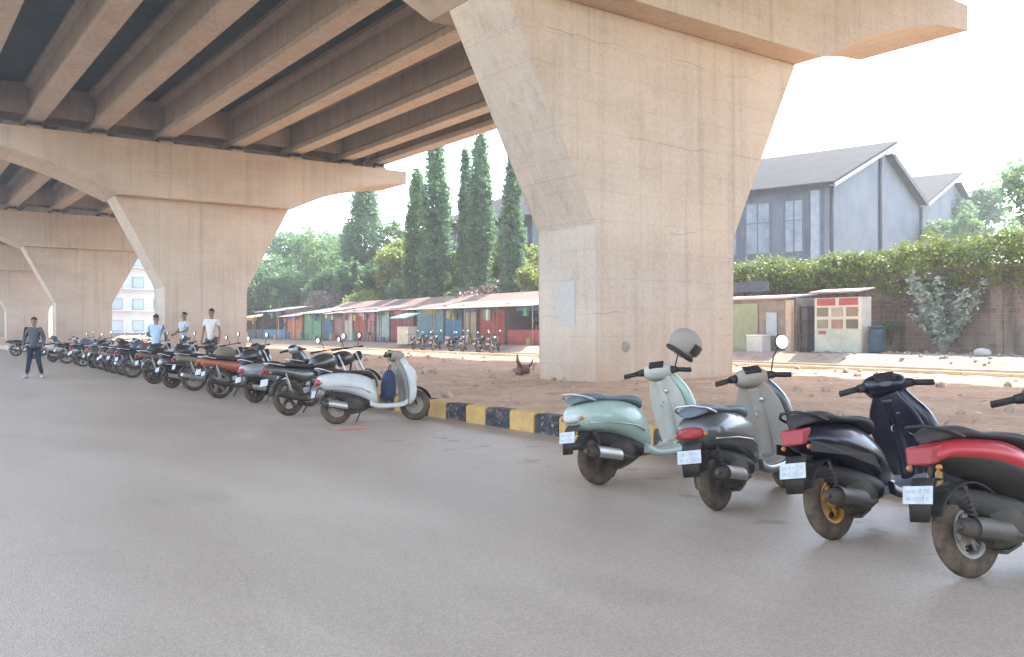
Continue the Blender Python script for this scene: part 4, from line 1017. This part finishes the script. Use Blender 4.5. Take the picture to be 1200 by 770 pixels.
bt = [
 (43, 58, 9.5, 3.2, L_yel, 'yellow green tree filling the gap behind the slim columnar trees'),
 (44, 68, 9.0, 3.6, L_mid, 'mid green tree filling the gap behind the wide columnar tree'),
 (40, 50.0, 6.2, 2.4, L_yel, 'yellow green bushy tree just left of the big pier'),
 (41, 55.5, 6.8, 2.2, L_yel, 'yellow green bushy tree between the two slim columnar trees'),
 (41, 62.2, 8.6, 2.3, L_yel, 'bright yellow green tree between the thin and the wide columnar trees'),
 (39.5, 60, 5.0, 3.0, L_mid, 'low mid green bush below the close pair of columnar trees'),
 (41.5, 74.5, 11.4, 3.3, L_yel, 'tall yellow green tree right of the blunt columnar tree'),
 (40, 69, 5.6, 3.4, L_dark, 'low dark bush below the shorter columnar tree'),
 (40.5, 80.5, 8.0, 3.4, L_dark, 'dark round bush right of the blunt columnar tree base'),
 (45, 82, 13.5, 4.0, L_mid, 'mid green tree rising behind the tall yellow green tree'),
 (44, 95, 10.5, 5.0, L_mid, 'mid green tree left of the blunt columnar tree'),
 (41, 92, 7.5, 4.2, L_dark, 'dark bush left of the blunt columnar tree base'),
 (46, 108, 14.0, 6.5, L_mid, 'broad green tree at the far left beside the second pier'),
 (40, 101, 8.6, 5.4, L_dark, 'low spreading dark tree beside the second pier'),
 (52, 118, 15.5, 7.5, L_dark, 'hazy dark tree farthest back near the second pier'),
 (38, 112, 8.4, 5.5, L_mid, 'low green tree touching the edge of the second pier'),
]
for i, (x, y, h, r, mt, lb) in enumerate(bt): broad_tree(lb, x, y, h, r, mt, 20 + i, n=int(15000 + 1500 * r), ls=.16 + .012 * r)
broad_tree('dusty dark tree behind the right end of the factory', 86, 44.5, 17.0, 6, L_dark, 50, 'trees right of the factory', n=15000, ls=.24)
broad_tree('bright green tree at the right edge of the picture above the wall', 60, 24.3, 12.6, 4.6, L_mid, 51, 'trees right of the factory', n=15000, ls=.2)
broad_tree('low green tree below the second factory gable', 72, 36.5, 11.2, 3.2, L_mid, 52, 'trees right of the factory', n=9000, ls=.18)
# round yellow green shrub and dry brush above the sheds
def bush(name, label, cat, x, y, z, r, mat, seed, n, ls, sc=(1, 1, .7), group=None):
    rg = np.random.default_rng(seed); o = empty(name, (x, y, z), 0, label, cat, group)
    d = rg.normal(size=(260, 3)); d /= np.linalg.norm(d, axis=1)[:, None]; c = d * r * rg.uniform(.5, 1, (260, 1)) * np.array(sc)
    c[:, 2] = np.abs(c[:, 2]); p = c[rg.integers(0, 260, n)] + rg.normal(size=(n, 3)) * r * .07
    leaves('foliage', p, ls, mat, o, rg)
    m = MB()
    for i in range(9): m.tube([(0, 0, -.6), tuple(c[i] * .5), tuple(c[i])], .03, 5, rs=[.05, .03, .01])
    m.build('stems', M_bark, o); return o
bush('shrub', 'round bright yellow green shrub above the sheds', 'shrub', 38.2, 76, 3.2, 2.6, L_yel, 60, 7000, .13)
bush('dry_bush', 'tangle of dry brown brush left of the round shrub', 'bush', 37.8, 83, 2.8, 3.6, L_brn, 61, 7000, .13)
bush('dry_bush', 'dry brown scrub on the shed roof right of the columnar trees', 'bush', 37.5, 55, 3.0, 2.6, L_brn, 62, 4000, .1)
# creeper over the stone wall
rg = np.random.default_rng(70)
o = empty('creeper', (34.2, 15, 3.6), 0, 'thick yellow green creeper spilling over the top of the stone wall', 'creeper')
N = 2400; yy = rg.uniform(-18, 17.5, N); hh = 1.25 + .20 * np.sin(yy * .55) + .14 * np.sin(yy * 1.7 + 1) - .03 * yy
th = rg.uniform(-.35, PI, N); rr_ = rg.uniform(.2, 1.0, N) ** .6
c = np.stack([-np.cos(th) * 1.15 * rr_, yy, np.sin(th) * hh * rr_ + .1 - rg.uniform(0, .55, N) * (th < .15)], 1)
c[:, 0] = np.where(c[:, 0] > 0, c[:, 0] * 1.2, c[:, 0])
n = 66000; p = c[rg.integers(0, N, n)] + rg.normal(size=(n, 3)) * np.array([.14, .22, .12])
leaves('foliage', p, .075, mat_leaf('creeper_leaf', (.06, .10, .022), (.13, .175, .035), (.23, .27, .06), .35), o, rg)
m = MB()
for i in range(60):
    y0 = rg.uniform(-17, 17); m.tube([(-.24, y0, -2.2 + rg.uniform(0, 1.6)), (-.28, y0 + rg.uniform(-.4, .4), -.8), (-.3, y0 + rg.uniform(-.5, .5), .2), (0, y0 + rg.uniform(-.6, .6), .9)], .015, 4, rs=[.008, .015, .02, .02])
m.build('stems', mat_plain('vine_stem', (.22, .18, .14), (.14, .11, .08)), o)
# dry hanging vines on the wall face
n = 9000; yc = rg.uniform(-17, 17, 130); k = rg.integers(0, 130, n)
p = np.stack([rg.normal(-.30, .05, n), yc[k] + rg.normal(0, .22, n), -rg.uniform(0, 1, n) ** 1.5 * 1.6], 1)
leaves('dry_hanging_vines', p, .05, L_brn, o, rg)
# pale leafy plant in front of the wall
o = empty('milkweed_plant', (33.2, 17.6, SG), 0, 'pale dusty plant with broad whitish leaves in front of the stone wall', 'plant')
m = MB(); pts = []
for i in range(22):
    a = rg.uniform(0, 6.283); L_ = rg.uniform(1.3, 3.2) * (1 if i > 3 else 1.05); sp_ = rg.uniform(.2, .62)
    tip = Vector((math.cos(a) * L_ * sp_ * .6, math.sin(a) * L_ * sp_ * 1.25, L_)); mid = tip * .5 + Vector((0, 0, .15))
    m.tube([(0, 0, -.1), mid, tip], .02, 5, rs=[.035, .02, .008])
    for s in np.linspace(.3, 1, 26):
        q = (mid * (2 * s) if s < .5 else mid + (tip - mid) * (2 * s - 1)); pts += [(q.x + rg.normal(0, .1), q.y + rg.normal(0, .12), q.z + rg.normal(0, .08)) for _ in range(4)]
m.build('stems', mat_plain('pale_stem', (.34, .34, .26)), o)
leaves('foliage', pts, .115, L_pale, o, rg)
o = bush('weed_clump', 'small dark green weed growing against the wall left of the pale plant', 'weed', 33.6, 20.0, 1.4, .45, L_mid, 64, 500, .06)
# rubble at the foot of the wall
m = MB()
for i in range(150):
    y = rnd.uniform(8, 22); x = rnd.uniform(29.2, 33); s = rnd.uniform(.04, .11)
    gg = bmesh.ops.create_icosphere(m.bm, subdivisions=1, radius=s, matrix=Matrix.Translation((x, y, ver_h(x, y) + s * .15)))
    for v in gg['verts']: v.co += Vector((rnd.uniform(-1, 1), rnd.uniform(-1, 1), rnd.uniform(-1, .5))) * s * .4
tag(m.build('wall_rubble', mat_plain('pale_rubble', (.30, .25, .21), (.18, .15, .13), 2)), 'heap of pale broken rubble and litter along the foot of the wall', 'rubble', kind='stuff')
m = MB(); m.ball((0, 0, .12), (.2, .3, .15), 14, 8)
for v in m.bm.verts: v.co += Vector((rnd.uniform(-1, 1), rnd.uniform(-1, 1), rnd.uniform(-1, 1))) * .04
ob = m.build('plastic_sack', sh_wht, None, (31.2, 15.2, SG)); tag(ob, 'white plastic sack lying on the rubble before the wall', 'sack')
# dog-eared stump by the pier
o = empty('tree_stump', (13.1, 17.6, .27), .4, 'broken brown stump with a forked end beside the nearest pier', 'stump')
m = MB(); m.tube([(-.28, 0, .02), (-.1, .02, .12), (.12, 0, .13), (.3, .04, .05)], .1, 9, rs=[.07, .13, .12, .06]); m.tube([(-.12, 0, .15), (-.24, .02, .34), (-.3, 0, .50)], .04, 7, rs=[.07, .045, .02])
m.tube([(.15, 0, .12), (.3, -.05, .25), (.42, -.05, .38)], .03, 6, rs=[.05, .03, .012]); m.build('wood', mat_plain('old_brown_wood', (.22, .13, .08), (.11, .065, .04), 7), o)
ob = MB(); ob.prism([(-.2, -.10, .005), (.18, -.14, .005), (.24, .05, .005), (.02, .12, .005), (-.22, .06, .005)], (0, 0, .012)); ob = ob.build('cloth_scrap', mat_plain('orange_cloth', (.50, .20, .13), (.40, .16, .11), 9), None, (5.42, 11.35, 0)); tag(ob, 'flat orange cloth scrap on the road beneath the white scooter', 'cloth')
# motorbikes parked in front of the far sheds
F1 = motorcycle('dark motorbike parked before the red sheds across the road', 'motorbikes parked before the far sheds', (28.0, 40.6, .02), R(35), R(-8), P_blk)
for (x, y, h) in ((28.2, 42.2, 30), (28.1, 43.7, 50), (28.3, 45.3, 20), (28.0, 46.9, 40), (28.2, 48.6, 30), (28.4, 50.1, 55)):
    c = copy_tree(F1); c.location = (x, y, .02); c.rotation_euler = (R(-8), 0, R(h))
lb = ['dark motorbike nearest the pier before the open shed', 'dark motorbike second from the pier across the far road', 'dark motorbike third from the pier across the far road', 'dark motorbike before the red shuttered shed', 'dark motorbike before the tan doors', 'dark motorbike before the bright blue shed', 'dark motorbike at the left end, before the light blue shed']
for o_, l_ in zip([o_ for o_ in bpy.data.objects if o_.get('group') == 'motorbikes parked before the far sheds'], lb): o_['label'] = l_

# ------------------------------------------------------------ people
def skin(pts, edges):
    me = bpy.data.meshes.new('tmp'); me.from_pydata([p[:3] for p in pts], edges, []); o = bpy.data.objects.new('tmp', me); COL.objects.link(o)
    md = o.modifiers.new('s', 'SKIN'); md.use_smooth_shade = True
    for i, p in enumerate(pts):
        v = me.skin_vertices[0].data[i]; v.radius = (p[3], p[4] if len(p) > 4 else p[3]); v.use_root = (i == 0)
    o.modifiers.new('u', 'SUBSURF').levels = 2
    dg = bpy.context.evaluated_depsgraph_get(); m2 = bpy.data.meshes.new_from_object(o.evaluated_get(dg))
    bpy.data.objects.remove(o); return m2
M_skin = mat_plain('skin_brown', (.25, .14, .09), (.21, .115, .07), 6, .55); M_hair = mat_plain('hair_black', (.012, .010, .010), rough=.6)
def person(label, loc, rz, H, shirt, trouser, arms, legs, shoes=None, slim=1., bald=False):
    """arms/legs: dict of joint positions for each side in a 1.7 m figure (x fwd, y left, z up)"""
    o = empty('person', loc, rz, label, 'person'); o.scale = (H / 1.7,) * 3
    k = {n: i for i, n in enumerate(['pel', 'bel', 'che', 'nek', 'jaw', 'hed', 'crn'])}
    P = [(0, 0, .92, .095, .07), (0, 0, 1.06, .10, .07), (0, 0, 1.26, .13, .08), (0, 0, 1.43, .052, .052), (.015, 0, 1.50, .058, .06), (.01, 0, 1.59, .075, .088), (-.005, 0, 1.655, .055, .065)]
    E = [(i, i + 1) for i in range(6)]; ends = []
    for s in (1, -1):
        sh, elb, wr, hd = arms[s]; b = len(P)
        P += [(0, s * .17, 1.375, .052), (*elb, .038), (*wr, .026), (*hd, .034, .018)]; E += [(2, b), (b, b + 1), (b + 1, b + 2), (b + 2, b + 3)]; ends.append((Vector(wr), Vector(hd), s))
        kn, an, to = legs[s]; b = len(P)
        P += [(0, s * .09, .84, .07), (*kn, .05), (*an, .036), (*to, .030)]; E += [(0, b), (b, b + 1), (b + 1, b + 2), (b + 2, b + 3)]
    me = skin(P, E); bm = bmesh.new(); bm.from_mesh(me); mb = MB(); mb.bm.free(); mb.bm = bm
    for w_, h_, s in ends:      # five fingers each
        d = (h_ - w_).normalized(); sd_ = d.cross(Vector((0, 1, 0))).normalized() if abs(d.y) < .9 else Vector((1, 0, 0))
        for f in range(4):
            q = h_ + sd_ * (.026 - .017 * f); ln = (.062, .072, .068, .052)[f]
            mb.tube([q - d * .01, q + d * ln * .5, q + d * ln + Vector((0, -s * .012, 0))], .008, 6, rs=[.009, .008, .006])
        q = w_.lerp(h_, .5) + sd_ * .03; mb.tube([q, q + sd_ * .022 + d * .025, q + sd_ * .024 + d * .055], .008, 6, rs=[.011, .009, .007])
    mb.ball((.105, 0, 1.575), (.016, .013, .022), 8, 6)
    for s in (1, -1): mb.ball((0, s * .079, 1.58), (.018, .010, .03), 8, 6)
    ob = mb.build('body', M_skin, o)
    for s in (1, -1):
        m = MB(); m.ball((.088, s * .032, 1.603), (.010, .014, .009), 8, 6); m.build('eye', M_hair, o)
    m = MB(); m.box((.100, 0, 1.535), (.008, .045, .010), bev=.003); m.build('mouth', mat_plain('lip', (.20, .08, .07)), o)
    # hair cap
    m = MB(); rings = []
    for i in range(6):
        a = R(90 - i * 17); z = 1.615 + math.sin(a) * .105; q = math.cos(a)
        rings.append([Vector((-.012 + math.cos(t_) * (.103 if math.cos(t_) < .3 or i < 4 else .085) * q, math.sin(t_) * .088 * q, z + (.03 * max(0, math.cos(t_)) * (i / 5)))) for t_ in [2 * PI * j / 14 for j in range(14)]])
    rings[0] = [Vector((-.012, 0, 1.722)) + (p - Vector((-.012, 0, p.z))) for p in rings[0]]
    m.loft(rings, cap=False); m.build('hair', M_hair, o)
    # shirt, trousers, shoes
    P = [(0, 0, .80, .150 * slim, .120), (0, 0, .93, .146 * slim, .118), (0, 0, 1.06, .142 * slim, .112), (0, 0, 1.26, .17 * slim, .118), (0, 0, 1.40, .085, .075)]; E = [(0, 1), (1, 2), (2, 3), (3, 4)]
    for s in (1, -1):
        sh, elb, wr, hd = arms[s]; b = len(P); mid = Vector((0, s * .17, 1.375)).lerp(Vector(elb), sh)
        P += [(0, s * .165, 1.365, .085), (*mid, .060)]; E += [(3, b), (b, b + 1)]
        if sh >= .99: e2 = Vector(elb).lerp(Vector(wr), .9); P += [(*e2, .042)]; E += [(b + 1, b + 2)]
    m2 = skin(P, E); so_ = bpy.data.objects.new('shirt', m2); m2.materials.append(shirt); COL.objects.link(so_); so_.parent = o
    P = [(0, 0, .93, .138 * slim, .112)]; E = []
    for s in (1, -1):
        kn, an, to = legs[s]; b = len(P); a2 = Vector(kn).lerp(Vector(an), .93)
        P += [(0, s * .09, .84, .098), (*kn, .070), (*a2, .058)]; E += [(0, b), (b, b + 1), (b + 1, b + 2)]
    m2 = skin(P, E); so_ = bpy.data.objects.new('trousers', m2); m2.materials.append(trouser); COL.objects.link(so_); so_.parent = o
    for s in (1, -1):
        kn, an, to = legs[s]; a_, t_ = Vector(an), Vector(to); d = (t_ - a_); d.z = 0; d.normalize(); n_ = Vector((-d.y, d.x, 0)); z0 = min(t_.z, a_.z) - .03
        rings = [ell(a_ + d * u + Vector((0, 0, z - a_.z)), n_ * w_, Vector((0, 0, hh_)), 12, 2.6) for u, z, w_, hh_ in ((-.07, .045, .03, .03), (-.04, .05, .042, .05), (.04, .05, .044, .048), (.12, .038, .05, .034), (.19, .03, .04, .024), (.215, .026, .02, .014))]
        m = MB(); m.loft(rings); m.build('shoe', shoes or M_trim, o)
    return o
C = lambda n, a, b=None: mat_plain(n, a, b or tuple(x * .8 for x in a), 5, .85)
down = {1: (.6, (0.0, .235, 1.10), (.06, .25, .86), (.09, .25, .78)), -1: (.6, (0.0, -.235, 1.10), (.06, -.25, .86), (.09, -.25, .78))}
stand = {1: ((.01, .10, .48), (-.01, .11, .085), (.12, .13, .035)), -1: ((.01, -.10, .48), (-.01, -.11, .085), (.12, -.13, .035))}
walk = {1: ((.06, .13, .49), (.00, .21, .085), (.12, .24, .035)), -1: ((.02, -.12, .48), (-.06, -.20, .09), (.06, -.23, .035))}
warm = {1: (1., (-.03, .25, 1.12), (.06, .24, .90), (.10, .23, .83)), -1: (1., (-.03, -.25, 1.12), (.05, -.26, .89), (.09, -.25, .82))}
hold = {1: (.7, (.06, .25, 1.14), (.28, .16, 1.08), (.36, .13, 1.08)), -1: (.7, (.04, -.25, 1.12), (.24, -.18, 1.0), (.32, -.16, .99))}
person('man in a loose grey jacket and dark trousers walking on the road at the left', (3.70, 28.4, 0), R(248), 1.73, C('jacket_grey', (.07, .085, .09)), C('trousers_dark', (.012, .016, .035)), warm, walk, C('shoe_pale', (.45, .42, .40)), 1.25)
person('man in a pale blue shirt and jeans standing among the parked motorbikes', (6.75, 27.25, 0), R(60), 1.82, C('shirt_pale_blue', (.42, .55, .68)), C('jeans_blue', (.05, .10, .18)), hold, stand)
person('man in a light grey shirt behind the khaki motorcycle, middle one of three', (7.90, 28.47, .22), R(200), 1.70, C('shirt_light_grey', (.50, .48, .46)), C('trousers_grey', (.10, .10, .11)), hold, stand)
person('man in a cream white shirt, right one of the three before the second pier', (7.90, 25.71, .22), R(230), 1.76, C('shirt_cream', (.66, .60, .54)), C('trousers_brown', (.09, .075, .06)), down, stand)
# ------------------------------------------------------------ air
m = MB(); m.box((110, 250, 9.5), (600, 740, 21.2)); hz = m.build('haze', None); tag(hz, kind='stuff')
hm_ = bpy.data.materials.new('haze_air'); hm_.use_nodes = True; nt = hm_.node_tree; nt.nodes.clear()
ou = nt.nodes.new('ShaderNodeOutputMaterial'); pv = nt.nodes.new('ShaderNodeVolumePrincipled')
pv.inputs['Color'].default_value = (.90, .95, 1, 1); pv.inputs['Density'].default_value = .0010; pv.inputs['Anisotropy'].default_value = .2
nt.links.new(pv.outputs[0], ou.inputs['Volume']); hz.data.materials.clear(); hz.data.materials.append(hm_)
cy.volume_bounces = 1
